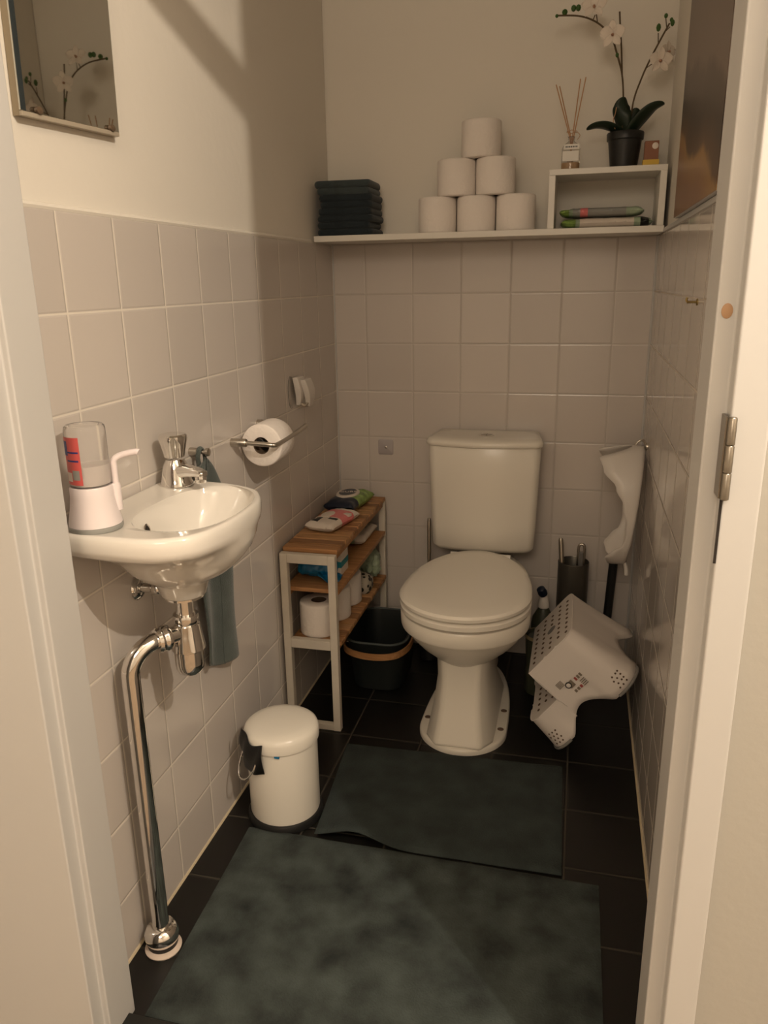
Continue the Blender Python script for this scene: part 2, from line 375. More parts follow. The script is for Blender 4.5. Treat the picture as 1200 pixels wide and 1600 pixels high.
loft(bm, [sring(.708, ell=(.112, -1.305, .012, .012)), sring(.708, ell=(.112, -1.305, .034, .034)), sring(.712, ell=(.112, -1.305, .040, .040)),
          sring(.736, ell=(.112, -1.305, .047, .049)), sring(.744, ell=(.113, -1.300, .058, .064)), sring(.756, ell=(.116, -1.300, .079, .087)),
          sring(.776, ell=(.119, -1.300, .100, .112)), sring(.798, ell=(.122, -1.300, .114, .132)), sring(.818, outf=.92, ell=(.124, -1.300, .121, .144), mixf=.30),
          sring(.831, outf=.955, ell=(.124, -1.31, .124, .150), mixf=.72), sring(.840, outf=.982), sring(.850, outf=.996), sring(.860, outf=1.0), sring(.868, outf=.994), sring(.8735, outf=.978), sring(.8745, outf=.955), sring(.8735, outf=.92),
          sring(.8725, outf=.90, ell=(.152, -1.303, .086, .138), mixf=.25, pw=IN), sring(.8705, ell=(.151, -1.303, .084, .135), pw=IN), sring(.862, ell=(.150, -1.303, .080, .131), pw=IN),
          sring(.835, ell=(.146, -1.305, .071, .120), pw=IN), sring(.800, ell=(.136, -1.305, .057, .095), pw=.9), sring(.778, ell=(.125, -1.305, .036, .055)),
          sring(.770, ell=(.118, -1.305, .018, .018))], True, True)
basin = thing('wash_basin', 'small white ceramic wash basin hung on the left tiled wall', 'wash basin', (0.12, -1.315, 0.71))
obj('bowl', bm, m_cer, basin, auto=60)
bm = B(); lathe(bm, [(0.0055, 0), (0.0078, .0005), (0.0082, .002), (0.0065, .003), (.0055, .001)], (0.0785, -1.350, 0.838), 20, axis=(1, 0, .12), cap0=False, cap1=False, sy=1.25, sx=1.6)
obj('overflow_ring', bm, m_chrome, basin)
bm = B(); disc(bm, (0.0800, -1.350, 0.838), (1, 0, .12), 0.0072, 0.0095, th=.001); obj('overflow_hole', bm, m_hole, basin)
bm = B(); lathe(bm, [(0.002, 0), (.017, 0), (.019, .002), (.016, .003), (.012, .001), (.002, .001)], (.118, -1.305, .770), 24); obj('drain_ring', bm, m_chrome, basin)

tap = thing('basin_tap', 'chrome pillar tap with ribbed knob on the wash basin deck', 'tap', (0.046, -1.176, 0.873))
bm = B(); lathe(bm, [(0.031, 0), (0.031, .004), (0.0285, .009), (0.0255, .026), (.023, .038), (.017, .050)], (0.046, -1.176, .8735), 32); obj('body', bm, m_chrome, tap)
bm = B(); d = Vector((.94, -.34, 0)); c0 = Vector((0.046, -1.176, 0))
def rr_ring(o, w, h): return [o + Vector((-d.y, d.x, 0))*w*math.copysign(abs(math.cos(a))**.6, math.cos(a)) + Vector((0, 0, 1))*h*math.copysign(abs(math.sin(a))**.6, math.sin(a)) for a in [2*PI*i/20 for i in range(20)]]
loft(bm, [rr_ring(c0+d*s+Vector((0, 0, z)), w_, h_) for s, z, w_, h_ in ((.0, .899, .019, .013), (.03, .904, .014, .012), (.058, .905, .011, .008), (.074, .903, .010, .006), (.078, .903, .006, .004))])
obj('spout', bm, m_chrome, tap)
bm = B(); q = c0+d*.066; lathe(bm, [(0.0095, 0), (0.0105, .002), (.0105, .013), (.009, .015)], (q.x, q.y, .886), 20); obj('aerator', bm, m_chrome, tap)
bm = B(); rings = []
for z, r in ((.926, .012), (.928, .0185), (.932, .0195), (.950, .0235), (.962, .0265), (.968, .0262), (.971, .023)):
    rings.append([c0 + Vector((math.cos(2*PI*i/96)*(r*(1-.07*max(0, math.cos(6*2*PI*i/96))**2*(1 if .93 < z < .966 else .2))), math.sin(2*PI*i/96)*(r*(1-.07*max(0, math.cos(6*2*PI*i/96))**2*(1 if .93 < z < .966 else .2))), z)) for i in range(96)])
loft(bm, rings); kb = obj('knob', bm, m_chrome, tap)
bm = B(); disc(bm, (c0.x, c0.y, .9715), (0, 0, 1), .008, th=.001, n=20); obj('knob_cap', bm, m_blue, kb, label='small blue cap on top of the knob')

# drain
dr = thing('drain_pipe', 'chrome bottle trap and waste pipe running from basin down to floor', 'drain pipe', (0.045, -1.395, 0))
TX, TY = 0.108, -1.300
bm = B(); lathe(bm, [(.030, .703), (.036, .705), (.036, .709), (.02, .710)], (TX+.004, TY-.005, 0), 28); obj('flange', bm, m_chrome, dr)
bm = B(); lathe(bm, [(.0165, .64), (.0165, .706)], (TX, TY, 0), 28); obj('tail_pipe', bm, m_chrome, dr)
bm = B(); lathe(bm, [(.017, .668), (.0225, .668), (.0235, .664), (.0235, .655), (.0215, .650), (.024, .649), (.0245, .645), (.0265, .630), (.0305, .605), (.0310, .601), (.0285, .599)], (TX, TY, 0), 32); obj('trap_collar', bm, m_chrome, dr)
bm = B(); lathe(bm, [(.0265, .602), (.0265, .572), (.0255, .562), (.022, .554), (.014, .549), (.002, .5475)], (TX, TY, 0), 32); obj('trap_cup', bm, m_chrome, dr)
px_, py_ = 0.045, -1.395
dv = (Vector((px_, py_, 0))-Vector((TX, TY, 0))).normalized()
zc = 0.634; A0 = Vector((TX, TY, zc)); E0 = Vector((px_, py_, zc))
LL = (E0-A0).length; Rb = .052
path = [A0+dv*.015, A0+dv*.04, A0+dv*(LL-Rb)]
for k in range(1, 11):
    a = PI/2*k/10; path.append(A0+dv*(LL-Rb+Rb*math.sin(a))+Vector((0, 0, -Rb*(1-math.cos(a)))))
path += [Vector((px_, py_, z)) for z in (.5, .4, .3, .2, .1, .012)]
bm = B(); tube(bm, path, 0.0160, 24); obj('waste_pipe', bm, m_chrome, dr)
bm = B(); lathe(bm, [(.017, 0), (.0225, .001), (.0245, .004), (.0245, .011), (.0225, .014), (.0225, .018), (.0235, .020), (.0215, .026), (.017, .027)], A0+dv*.036, 28, axis=dv); obj('union_nut', bm, m_chrome, dr)
bm = B(); lathe(bm, [(.027, .012), (.031, .018), (.033, .026), (.033, .034), (.027, .046), (.018, .050)], (px_, py_, 0), 32); obj('floor_collar', bm, m_chrome, dr)
bm = B(); lathe(bm, [(.028, .002), (.029, .008), (.029, .015), (.026, .016)], (px_, py_, 0), 32); obj('rubber_ring', bm, m_black, dr)
bm = B(); lathe(bm, [(.034, .0), (.035, .003), (.031, .006), (.02, .006)], (px_+.003, py_-.004, 0), 32); obj('floor_rosette', bm, m_pipeplug, dr)
av = thing('angle_valve', 'small chrome stop valve on the wall behind the basin trap', 'valve', (0.0, -1.278, .70))
bm = B(); lathe(bm, [(.024, 0), (.024, .002), (.018, .008), (.011, .010)], (0.0005, -1.275, .70), 28, axis=(1, 0, 0)); obj('rosette', bm, m_chrome, av)
bm = B(); tube(bm, [(0.006, -1.275, .70), (.035, -1.272, .70)], .009, 16); lathe(bm, [(.010, 0), (.0125, .003), (.0125, .014), (.010, .017)], (.030, -1.272, .70), 20, axis=(1, 0, 0)); obj('valve_body', bm, m_chrome, av)
bm = B(); tube(bm, smooth_path([(.033, -1.272, .705), (.036, -1.25, .712), (.046, -1.232, .73), (.050, -1.225, .75)]), .0055, 12); obj('supply_hose', bm, m_steel, av)

# ------------------------------------------------------------------ soap dispenser
sx_, sy_ = 0.052, -1.447
sd = thing('soap_dispenser', 'white soap dispenser with upturned clear bottle, on near end of the wash basin', 'soap dispenser', (sx_, sy_, .874))
bm = B(); lathe(bm, [(.040, .8735), (.0415, .876), (.041, .881), (.038, .883)], (sx_, sy_, 0), 40); obj('foot', bm, m_lgrey, sd)
m_disp = mat('pinkish_white_plastic', (0.78, 0.70, 0.70), 0.3)
bm = B(); lathe(bm, [(.0405, .882), (.040, .886), (.036, .905), (.033, .925), (.0325, .940), (.031, .943), (.024, .943)], (sx_, sy_, 0), 40); obj('base', bm, m_disp, sd)
bm = B(); lathe(bm, [(.024, .940), (.0295, .943), (.0305, .95), (.0305, 1.030), (.0295, 1.035), (.027, 1.037), (.018, 1.035), (.012, 1.036)], (sx_, sy_, 0), 40, cap0=True); obj('bottle', bm, m_clear, sd, label='clear upturned bottle')
bm = B(); lathe(bm, [(.022, .944), (.0285, .946), (.0285, .974), (.0282, .976)], (sx_, sy_, 0), 40); obj('soap', bm, mat('milky_soap', (.72, .66, .62), .3), sd, label='milky soap in the lower half of the bottle')
def cyl_patch(bm, r, a0, a1, z0, z1, n=12, mi=0, zr=0.0):
    V = [[bm.verts.new((sx_+r*math.cos(a0+(a1-a0)*i/n), sy_+r*math.sin(a0+(a1-a0)*i/n), z+zr*i/n)) for z in (z0, z1)] for i in range(n+1)]
    for i in range(n): bm.faces.new((V[i][0], V[i+1][0], V[i+1][1], V[i][1])).material_index = mi
aL = math.radians(-105); bm = B()
cyl_patch(bm, .0309, aL-.62, aL+.52, .949, 1.022, mi=0)
cyl_patch(bm, .0311, aL-.3, aL+.42, .985, .9875, mi=1); cyl_patch(bm, .0311, aL-.3, aL+.45, .998, 1.0005, mi=1)
cyl_patch(bm, .0311, aL-.60, aL-.2, .994, 1.016, mi=1); cyl_patch(bm, .0311, aL+.0, aL+.4, .957, .972, mi=2)
cyl_patch(bm, .0311, aL-.5, aL-.05, .954, .968, mi=3)
obj('bottle_label', bm, [m_red, m_blue, m_lgrey, m_cream], sd)
pa = Vector((sx_+.030, sy_+.020, 0))
bm = B(); tube(bm, smooth_path([(pa.x, pa.y, .935), (pa.x, pa.y, .965), (pa.x+.001, pa.y+.001, .979), (pa.x+.012, pa.y+.007, .986), (pa.x+.032, pa.y+.013, .990), (pa.x+.037, pa.y+.014, .989)]), .0052, 14, flat=.9); sp = obj('spout', bm, m_disp, sd)
bm = B(); lathe(bm, [(.0085, .90), (.0085, .938), (.007, .943)], (pa.x-.001, pa.y-.001, 0), 16); obj('spout_socket', bm, m_disp, sd)

# ------------------------------------------------------------------ towel hook and hanging towel
th_ = thing('towel_hook', 'short brushed steel towel peg on the left wall behind the basin', 'hook', (0, -1.03, .905))
bm = B(); lathe(bm, [(.0085, 0), (.0085, .018), (.0045, .020), (.0045, .036), (.0085, .037), (.0085, .043), (.006, .044)], (0, -1.030, .905), 20, axis=(1, 0, 0)); obj('peg', bm, m_steel, th_)
def towel_fn(u, v):
    # u across, v down ; hangs in soft folds from a loop
    s = min(1, v*5.0); top = .893; bot = .40
    w_ = .022+.046*s**.55 + .004*v
    y = -1.020 + (u-.5)*2*w_ + .010*v
    z = top-(top-bot)*v - .018*(abs(u-.5)*2)**2*(1-s) + .045*v*max(0, 1-u*1.6)**1.5
    x = .020 + .013*math.sin(u*2.2*PI+.6+1.3*v)*(0.45+.55*s) + .008*(1-v)*math.sin(u*PI) + .003*math.sin(v*9+u*4)
    return Vector((max(x, .005), y, z))
bm = B(); grid(bm, towel_fn, 36, 70)
hang = thing('hand_towel', 'grey-teal hand towel hanging from the steel peg beside the basin', 'towel', (.02, -1.02, .9))
o = obj('cloth', bm, m_towel, hang); sm = o.modifiers.new('s', 'SOLIDIFY'); sm.thickness = .005; sm.offset = 0
bm = B(); tube(bm, smooth_path([(.020, -1.030, .862), (.021, -1.038, .895), (.025, -1.030, .914), (.026, -1.018, .897), (.022, -1.010, .862)]), .0055, 10, flat=.5); obj('hanging_loop', bm, m_towel, hang)
bm = B()
for i in range(1):
    pts = [towel_fn(.62+.05*math.sin(v*3), v)+Vector((.0035, 0, 0)) for v in [k/30 for k in range(4, 31)]]; tube(bm, pts, .0012, 6)
obj('seam', bm, m_towel, hang)

# ------------------------------------------------------------------ toilet rolls (prototype)
def make_roll(name='toilet_roll', r=.055, h=.097, rc=.022):
    t = thing(name, 'x', 'toilet roll')
    bm = B(); prof = [(rc, 0), (r-.004, 0), (r-.001, .002), (r, .006), (r, h-.006), (r-.001, h-.002), (r-.004, h), (rc, h)]
    n = 48; rings = [[Vector((rad*math.cos(2*PI*i/n), rad*math.sin(2*PI*i/n), z)) for i in range(n)] for rad, z in prof]
    vr = [[bm.verts.new(p) for p in rg] for rg in rings]
    for a, b in zip(vr, vr[1:]+vr[:1]):
        for i in range(n): bm.faces.new((a[i], a[(i+1) % n], b[(i+1) % n], b[i]))
    obj('paper', bm, m_paper, t, local=True, auto=50)
    bm = B(); vr = [[bm.verts.new((rad*math.cos(2*PI*i/24), rad*math.sin(2*PI*i/24), z)) for i in range(24)] for rad, z in ((rc+.0002, .001), (rc+.0002, h-.001), (rc-.0015, h-.001), (rc-.0015, .001))]
    for a, b in zip(vr, vr[1:]+vr[:1]):
        for i in range(24): bm.faces.new((a[i], a[(i+1) % 24], b[(i+1) % 24], b[i]))
    obj('core_tube', bm, m_card, t, local=True)
    return t
roll0 = make_roll(); first = [True]
def roll(loc, rot, label, group=None, scale=1.0):
    o = roll0 if first[0] else copy_tree(roll0); first[0] = False
    o.location = loc; o.rotation_euler = rot; o.scale = (scale,)*3
    o['label'] = label
    if group: o['group'] = group
    elif 'group' in o: del o['group']
    return o
SZ = 1.3665
for x, z, lb in ((.3535, 0, 'leftmost toilet roll in the bottom row of the pyramid on the shelf'), (.4655, 0, 'middle toilet roll in the bottom row of the pyramid on the shelf'),
                 (.5775, 0, 'rightmost toilet roll in the bottom row of the pyramid on the shelf'), (.409, 1, 'left toilet roll in the second row of the pyramid on the shelf'),
                 (.519, 1, 'right toilet roll in the second row of the pyramid on the shelf'), (.477, 2, 'single toilet roll on top of the pyramid on the shelf')):
    roll((x, -.095+random.uniform(-.004, .004), SZ+z*.0972), (0, 0, random.uniform(0, 6)), lb, 'toilet rolls stacked as a pyramid on the wall shelf')

# toilet roll on its holder
tp = thing('toilet_roll_holder', 'brushed steel toilet roll holder fixed to the left wall', 'toilet roll holder', (0, -.83, .88))
bm = B(); lathe(bm, [(.0095, 0), (.0098, .001), (.0098, .036), (.0085, .038)], (0, -.830, .884), 24, axis=(1, 0, 0)); obj('wall_post', bm, m_steel, tp)
bm = B(); tube(bm, smooth_path([(.030, -.830, .884), (.085, -.830, .882), (.100, -.826, .880), (.106, -.812, .879), (.105, -.74, .880), (.103, -.64, .883), (.102, -.60, .886)], 6), .0056, 14); obj('front_bar', bm, m_steel, tp)
bm = B(); lathe(bm, [(.011, 0), (.011, .014), (.006, .016)], (0, -.672, .900), 20, axis=(1, 0, 0)); tube(bm, smooth_path([(.010, -.672, .900), (.040, -.674, .892), (.055, -.685, .884), (.057, -.70, .883), (.057, -.792, .881)], 6), .0045, 12); obj('spindle', bm, m_steel, tp)
roll((.057, -.790, .870), (-PI/2, 0, 0), 'part-used toilet roll hanging on the steel wall holder', None, .93)
bm = B(); lathe(bm, [(.0085, 0), (.0095, .001), (.0095, .005), (.007, .006)], (.057, -.798, .879), 20, axis=(0, 1, 0)); obj('end_cap', bm, m_black, tp)

# white hooks on the wall
wh = thing('wall_hook', 'white two-pronged plastic hook stuck to the left wall above the toilet roll', 'hook', (0, -.40, .94))
bm = B(); loft(bm, [[Vector((x, p.x, p.y)) for p in [Vector((-.43+.018*math.cos(2*PI*i/32)*1.2, .945+.045*math.sin(2*PI*i/32))) for i in range(32)]] for x in (.0004, .002)]); obj('adhesive_pad', bm, m_glass, wh)
def leaf_solid(bm, y0, y1, z0, z1, xa, xb, n=14, lean=0.0, taper=.55):
    rings = []
    for i in range(n+1):
        t = i/n; z = z0+(z1-z0)*t; wv = (y1-y0)/2*(taper+(1-taper)*min(1, t*1.6)); yc = (y0+y1)/2+lean*(t-.5)
        x0 = xa + .004*math.sin(t*PI); x1 = xb + .010*math.sin(t*PI*.9)
        rings.append([Vector((x0 if k < 2 else x1, yc+(-wv if k in (0, 3) else wv), z)) for k in range(4)])
    loft(bm, rings)
bm = B(); leaf_solid(bm, -.42, -.365, .905, .985, .004, .016, lean=-.01); obj('prong', bm, m_plwhite, wh, bevel=.002)
bm = B(); leaf_solid(bm, -.398, -.345, .897, .978, .022, .034, lean=-.03, taper=.6); obj('prong', bm, m_plwhite, wh, bevel=.002)
bm = B(); tube(bm, smooth_path([(.006, -.385, .93), (.012, -.39, .912), (.024, -.385, .902), (.032, -.375, .912)]), .004, 8); obj('clip', bm, m_steel, wh)

# mirror
mr_ = thing('wall_mirror', 'small frameless mirror mounted on the left plaster wall above the basin', 'mirror', (.0, -1.3, 1.47))
bm = B(); Y0, Y1 = -1.434, -1.188
q = [(Y0, 1.466), (Y1, 1.476), (Y1+.018, 2.0), (Y0+.018, 2.0)]
loft(bm, [[Vector((x, y, z)) for y, z in q] for x in (-.006, .0045)]); obj('backing', bm, m_medge, mr_, smooth=False)
bm = B(); loft(bm, [[Vector((x, y, z+(.0065 if i < 2 else 0))) for i, (y, z) in enumerate(q)] for x in (.0046, .0078)]); obj('glass', bm, m_mirror, mr_, smooth=False, bevel=.0006)
bm = B(); loft(bm, [[Vector((x, y, z)) for y, z in ((Y0-.001, 1.465), (Y1-.004, 1.4755), (Y1-.004, 1.482), (Y0-.001, 1.4715))] for x in (.0046, .0105)]); obj('bottom_strip', bm, mat('mirror_channel', (.42, .36, .28), .35), mr_, smooth=False, bevel=.001, label='pale lower mirror channel')
bm = B(); loft(bm, [[Vector((x, Y0+a, 1.473)), Vector((x, Y0+a+.010, 1.473)), Vector((x, Y0+.028, 2.0)), Vector((x, Y0+.018, 2.0))] for x, a in ((.0079, 0), (.0084, 0))])
obj('bevelled_edge', bm, mat('bevel_glass', (.07, .09, .10), .08, .6), mr_, smooth=False, label='dark bluish bevelled left edge')
for yy in (-1.40, -1.215):
    bm = B(); lathe(bm, [(.006, 0), (.007, .002), (.007, .006), (.004, .007)], (.008, yy, 1.4775+(yy+1.4)*.04), 16, axis=(1, 0, 0), sx=.7); obj('clip', bm, mat('clip_brown', (.12, .08, .05), .4), mr_)

# ------------------------------------------------------------------ wooden shelf unit
un = thing('shelf_unit', 'narrow white and bamboo slatted shelf unit against the left wall', 'shelf unit', (.087, -.31, 0))
UX0, UX1, UY0, UY1 = .008, .166, -.602, -.022
def frame_end(y0, y1):
    bm = B()
    for x0 in (UX0, UX1-.021): box(bm, x0, x0+.021, y0, y1, 0, .532)
    for z0, z1 in ((.505, .532), (.252, .279), (0.0, .018)): box(bm, UX0+.021, UX1-.021, y0+.001, y1-.001, z0, z1)
    obj('end_frame', bm, m_wframe, un, smooth=False, bevel=.0015)
frame_end(UY0, UY0+.021); frame_end(UY1-.021, UY1)
ys = UY0+.022; ye = UY1-.022
for zz, nm in ((.533, 'top'), (.262, 'low')):
    n = 13; pitch_ = (ye-ys)/n if zz < .5 else (UY1-.002-(UY0+.022))/n
    for k in range(n):
        bm = B(); y0 = ys + k*pitch_ + .003; x0, x1 = (UX0+.001, UX1) if zz > .5 else (UX0+.022, UX1+.004)
        box(bm, x0, x1, y0, y0+pitch_-.0065, zz-.004, zz+.010)
        obj('slat', bm, (m_bam, m_bam2, m_bam3, m_bam2)[(k*3+(k//3)) % 4], un, smooth=False, bevel=.0028, seg=3)
bm = B(); box(bm, UX0+.004, UX1+.002, ys, ye, .416, .428); obj('middle_board', bm, m_bam, un, smooth=False, bevel=.001)
for x0 in (UX0+.006, UX1-.020):
    for z0 in (.512, .242, .404):
        bm = B(); box(bm, x0, x0+.014, ys, ye, z0, z0+(.0165 if z0 != .404 else .0115)); obj('rail', bm, m_bam, un, smooth=False, bevel=.001)

# wipes packs
def pillow(L, Wd, H, mi, n=44, m_=26, seed=0, wr=.0045):
    bm = B()
    def top(u, v, s):
        a = (u-.5)*2; b = (v-.5)*2
        prof = (max(0, 1-abs(a)**6.0))**.5*(max(0, 1-abs(b)**4))**.5
        x = a*L/2*(1-.02*abs(b)**2); y = b*Wd/2*(1-.07*(1-abs(a)**8))
        z = H/2 + s*H/2*prof
        z += wr*noise.noise(Vector((x*38+seed, y*38, s*3)))*(1 if s > 0 else 0)*(abs(a)**1.5+.25)
        return Vector((x, y, max(z, .0)))
    grid(bm, lambda u, v: top(u, v, 1), n, m_, mi); grid(bm, lambda u, v: top(u, v, -1), n, m_, mi)
    bmesh.ops.remove_doubles(bm, verts=bm.verts, dist=.0002)
    return bm
def pack(name, label, loc, rot, L, Wd, H, mats, mi, seed=0, lid=None, group=None):
    t = thing(name, label, 'wipes', loc, rot, group)
    obj('wrapper', pillow(L, Wd, H, mi, seed=seed), mats, t, local=True, auto=60)
    if lid:
        lx, ly, lw, lh, m1, m2 = lid
        bm = B(); loft(bm, [[Vector((lx+lw*s*math.cos(2*PI*i/40), ly+lh*s*math.sin(2*PI*i/40), H+z)) for i in range(40)] for s, z in ((1, -.004), (1, .003), (.95, .0055))]); l_ = obj('lid', bm, m1, t, local=True)
        bm = B(); loft(bm, [[Vector((lx+lw*s*math.cos(2*PI*i/40), ly+lh*s*math.sin(2*PI*i/40), H+z)) for i in range(40)] for s, z in ((.78, .004), (.76, .0062))]); obj('lid_panel', bm, m2, l_, local=True)
    return t
top_z = .5435
def mi1(u, v):
    if .36 < u < .80:
        return 1
    if v < .5 and .26 < u < .345 and .12 < v < .42: return 2
    if .10 < u < .30 and .60 < v < .85: return 2
    return 0
pk1 = pack('wet_wipes', 'pink and cream pack of wipes on top of the slatted unit', (.088, -.365, top_z), (0, 0, PI/2-.20), .175, .098, .034, [m_cream, m_pink, m_black], mi1, 1)
bm = B(); disc(bm, (-.005, .012, .0348), (0, 0, 1), .030, .017, n=26, up=(0, 1, 0), th=.0012); obj('seal_sticker', bm, m_cream, pk1, local=True)
bm = B(); box(bm, .018, .034, -.046, -.020, .0255, .033); obj('label_patch', bm, m_cream, pk1, local=True, smooth=False)
def mi2(u, v):
    if u < .30 or (v > .62 and u < .7): return 1
    if .80 < u < .9 and v > .35: return 1
    return 0 if (v < .72) else 2
pk2 = pack('wet_wipes', 'green and navy wipes pack with white lid on far end of slatted unit', (.082, -.168, top_z), (0, 0, PI/2-.12), .185, .105, .044, [m_green, m_navy, m_cream], mi2, 4,
           lid=(.0, .004, .052, .034, m_cream, m_navy))
lidp = [x for x in C.objects if x.parent is pk2 and x.name.startswith('lid')][0]
Z0 = top_z+.044+.0068
text_mesh('lid_lettering', 'CURE', .022, (.080, -.168, Z0), (.97, .22, 0), (-.22, .97, 0), m_cream, lidp)
# items on the middle board
bl = thing('bag_roll', 'crumpled bright blue plastic bag roll on the middle board of the slatted unit', 'bag roll', (.07, -.50, .428))
bm = B(); rings = []
for i in range(25):
    t = i/24; rad = .025*(1-abs(2*t-1)**5*.35)
    rings.append([Vector((.03+.105*t, -.505+.015*t+ (rad+.004*noise.noise(Vector((t*9, math.cos(2*PI*k/28)*2, math.sin(2*PI*k/28)*2))))*math.cos(2*PI*k/28), .4595+(rad+.004*noise.noise(Vector((t*7+5, math.cos(2*PI*k/28)*2, math.sin(2*PI*k/28)*2))))*math.sin(2*PI*k/28))) for k in range(28)])
loft(bm, rings); obj('roll', bm, m_cyan, bl)
bm = B(); grid(bm, lambda u, v: Vector((.095+.055*u, -.545+.07*v, .430+.020*(1-u)*(1-u)+.004*math.sin(v*9+u*7)+.002)), 12, 12); o = obj('loose_end', bm, m_cyan, bl); s = o.modifiers.new('s', 'SOLIDIFY'); s.thickness = .0015
ct = thing('carton', 'white carton with a teal stripe standing under the top slats of the unit', 'carton', (.12, -.44, .428))
bm = B(); box(bm, .098, .144, -.475, -.405, .4285, .524); obj('box', bm, m_cream, ct, smooth=False, bevel=.001)
bm = B(); box(bm, .0975, .1445, -.4756, -.4044, .452, .470); obj('stripe', bm, m_teal, ct, smooth=False, label='teal stripe')
pack('wet_wipes', 'pale green wipes pack with dark lid at far end of middle board', (.095, -.135, .4285), (0, 0, PI/2), .17, .10, .035, [m_plgreen, m_cream], lambda u, v: 1 if v < .35 else 0, 9, lid=(.02, 0, .04, .026, m_navy, m_navy))
# lower shelf rolls
RG = 'spare toilet rolls on the low slats of the shelf unit'
roll((.088, -.520, .2725), (0, 0, 1), 'nearest toilet roll on the low slats of the shelf unit', RG)
roll((.092, -.407, .2725), (0, 0, 2), 'second toilet roll from the front on the low slats of the unit', RG)
roll((.094, -.295, .2725), (0, 0, 3), 'third toilet roll from the front on the low slats of the unit', RG)
bg = thing('spotted_pouch', 'small pouch with a black and beige spotted print on the low slats', 'pouch', (.12, -.20, .272))
bm = B(); loft(bm, [[Vector((.125+hx*s*math.copysign(abs(math.cos(a))**.6, math.cos(a)), -.200+hy*s*math.copysign(abs(math.sin(a))**.6, math.sin(a)), .2725+z)) for a in [2*PI*i/32 for i in range(32)]] for s, z, hx, hy in ((.85, 0, .035, .04), (1, .012, .035, .04), (1, .04, .034, .038), (.8, .055, .03, .03), (.3, .060, .03, .03))]); obj('pouch_body', bm, m_spot, bg)
gb = thing('crumpled_bag', 'crumpled pale green plastic bag at far end of the low slats', 'plastic bag', (.11, -.10, .272))
bm = bmesh.new(); bmesh.ops.create_icosphere(bm, subdivisions=4, radius=1)
for v_ in bm.verts:
    n_ = v_.co.normalized(); k = 1+.22*noise.noise(n_*2.6)+.16*noise.noise(n_*6+Vector((3, 1, 2))); v_.co = Vector((.112+.048*n_.x*k, -.100+.050*n_.y*k, max(.2728, .333+.066*n_.z*k)))
obj('bag', bm, m_plgreen, gb, auto=25)

# ------------------------------------------------------------------ grey basket with bamboo handle
bk = thing('storage_basket', 'dark grey-green plastic basket with bamboo handle on the floor beside the toilet', 'basket', (.19, -.235, 0))
BX, BY = .205, -.245
bm = B()
rg = [rrect(BX, BY, .070, .105, .002, .045), rrect(BX, BY, .078, .112, .006, .05), rrect(BX, BY, .094, .130, .165, .058), rrect(BX, BY, .100, .136, .168, .06), rrect(BX, BY, .100, .136, .174, .06), rrect(BX, BY, .091, .127, .174, .055), rrect(BX, BY, .088, .124, .160, .055), rrect(BX, BY, .074, .108, .010, .045)]
loft(bm, rg, True, True); obj('tub', bm, m_basket, bk)
m_rim = mat('grey_rim', (0.07, 0.085, 0.085), .5)
bm = B(); pts = []
ha = [Vector((BX-.102, BY-.02, .150)), Vector((BX-.104, BY-.08, .150)), Vector((BX-.085, BY-.135, .148)), Vector((BX-.04, BY-.155, .143)), Vector((BX+.02, BY-.158, .142)), Vector((BX+.075, BY-.142, .146)), Vector((BX+.103, BY-.09, .150)), Vector((BX+.103, BY-.02, .151))]
hp = smooth_path(ha, 6); V = []
rings = []
for i, p in enumerate(hp):
    t = (hp[min(i+1, len(hp)-1)]-hp[max(i-1, 0)]).normalized(); nn = Vector((t.y, -t.x, 0)).normalized()
    rings.append([p+nn*.0025+Vector((0, 0, .010)), p-nn*.0025+Vector((0, 0, .010)), p-nn*.0025-Vector((0, 0, .010)), p+nn*.0025-Vector((0, 0, .010))])
loft(bm, rings); obj('handle', bm, m_bam, bk)
bm = B()
tube(bm, rrect(BX, BY, .099, .135, .174, .06)+[rrect(BX, BY, .099, .135, .174, .06)[0]], .0035, 8, caps=False); obj('rim', bm, m_rim, bk)
for xx in (BX-.104, BX+.104):
    bm = B(); lathe(bm, [(.004, -.004), (.005, 0), (.004, .003)], (xx, BY-.022, .150), 12, axis=(1 if xx > BX else -1, 0, 0)); obj('rivet', bm, m_steel, bk)

# ------------------------------------------------------------------ pedal bin
pb = thing('pedal_bin', 'small cream enamel pedal bin with black bag, on the floor by the left wall', 'bin', (.137, -.963, 0))
bx, by = .137, -.963
bm = B(); lathe(bm, [(.088, .0), (.0905, .002), (.0905, .012), (.087, .019), (.080, .020)], (bx, by, 0), 48); obj('base_ring', bm, m_black, pb)
bm = B(); lathe(bm, [(.082, .019), (.0835, .024), (.0835, .212), (.080, .216)], (bx, by, 0), 64); obj('body', bm, m_binw, pb)
bm = B(); lathe(bm, [(.0835, .209), (.088, .211), (.0885, .215), (.0885, .232), (.0855, .241), (.078, .247), (.06, .2515), (.03, .2535), (.001, .254)], (bx, by, 0), 64, cap1=False); obj('lid', bm, m_binw, pb)
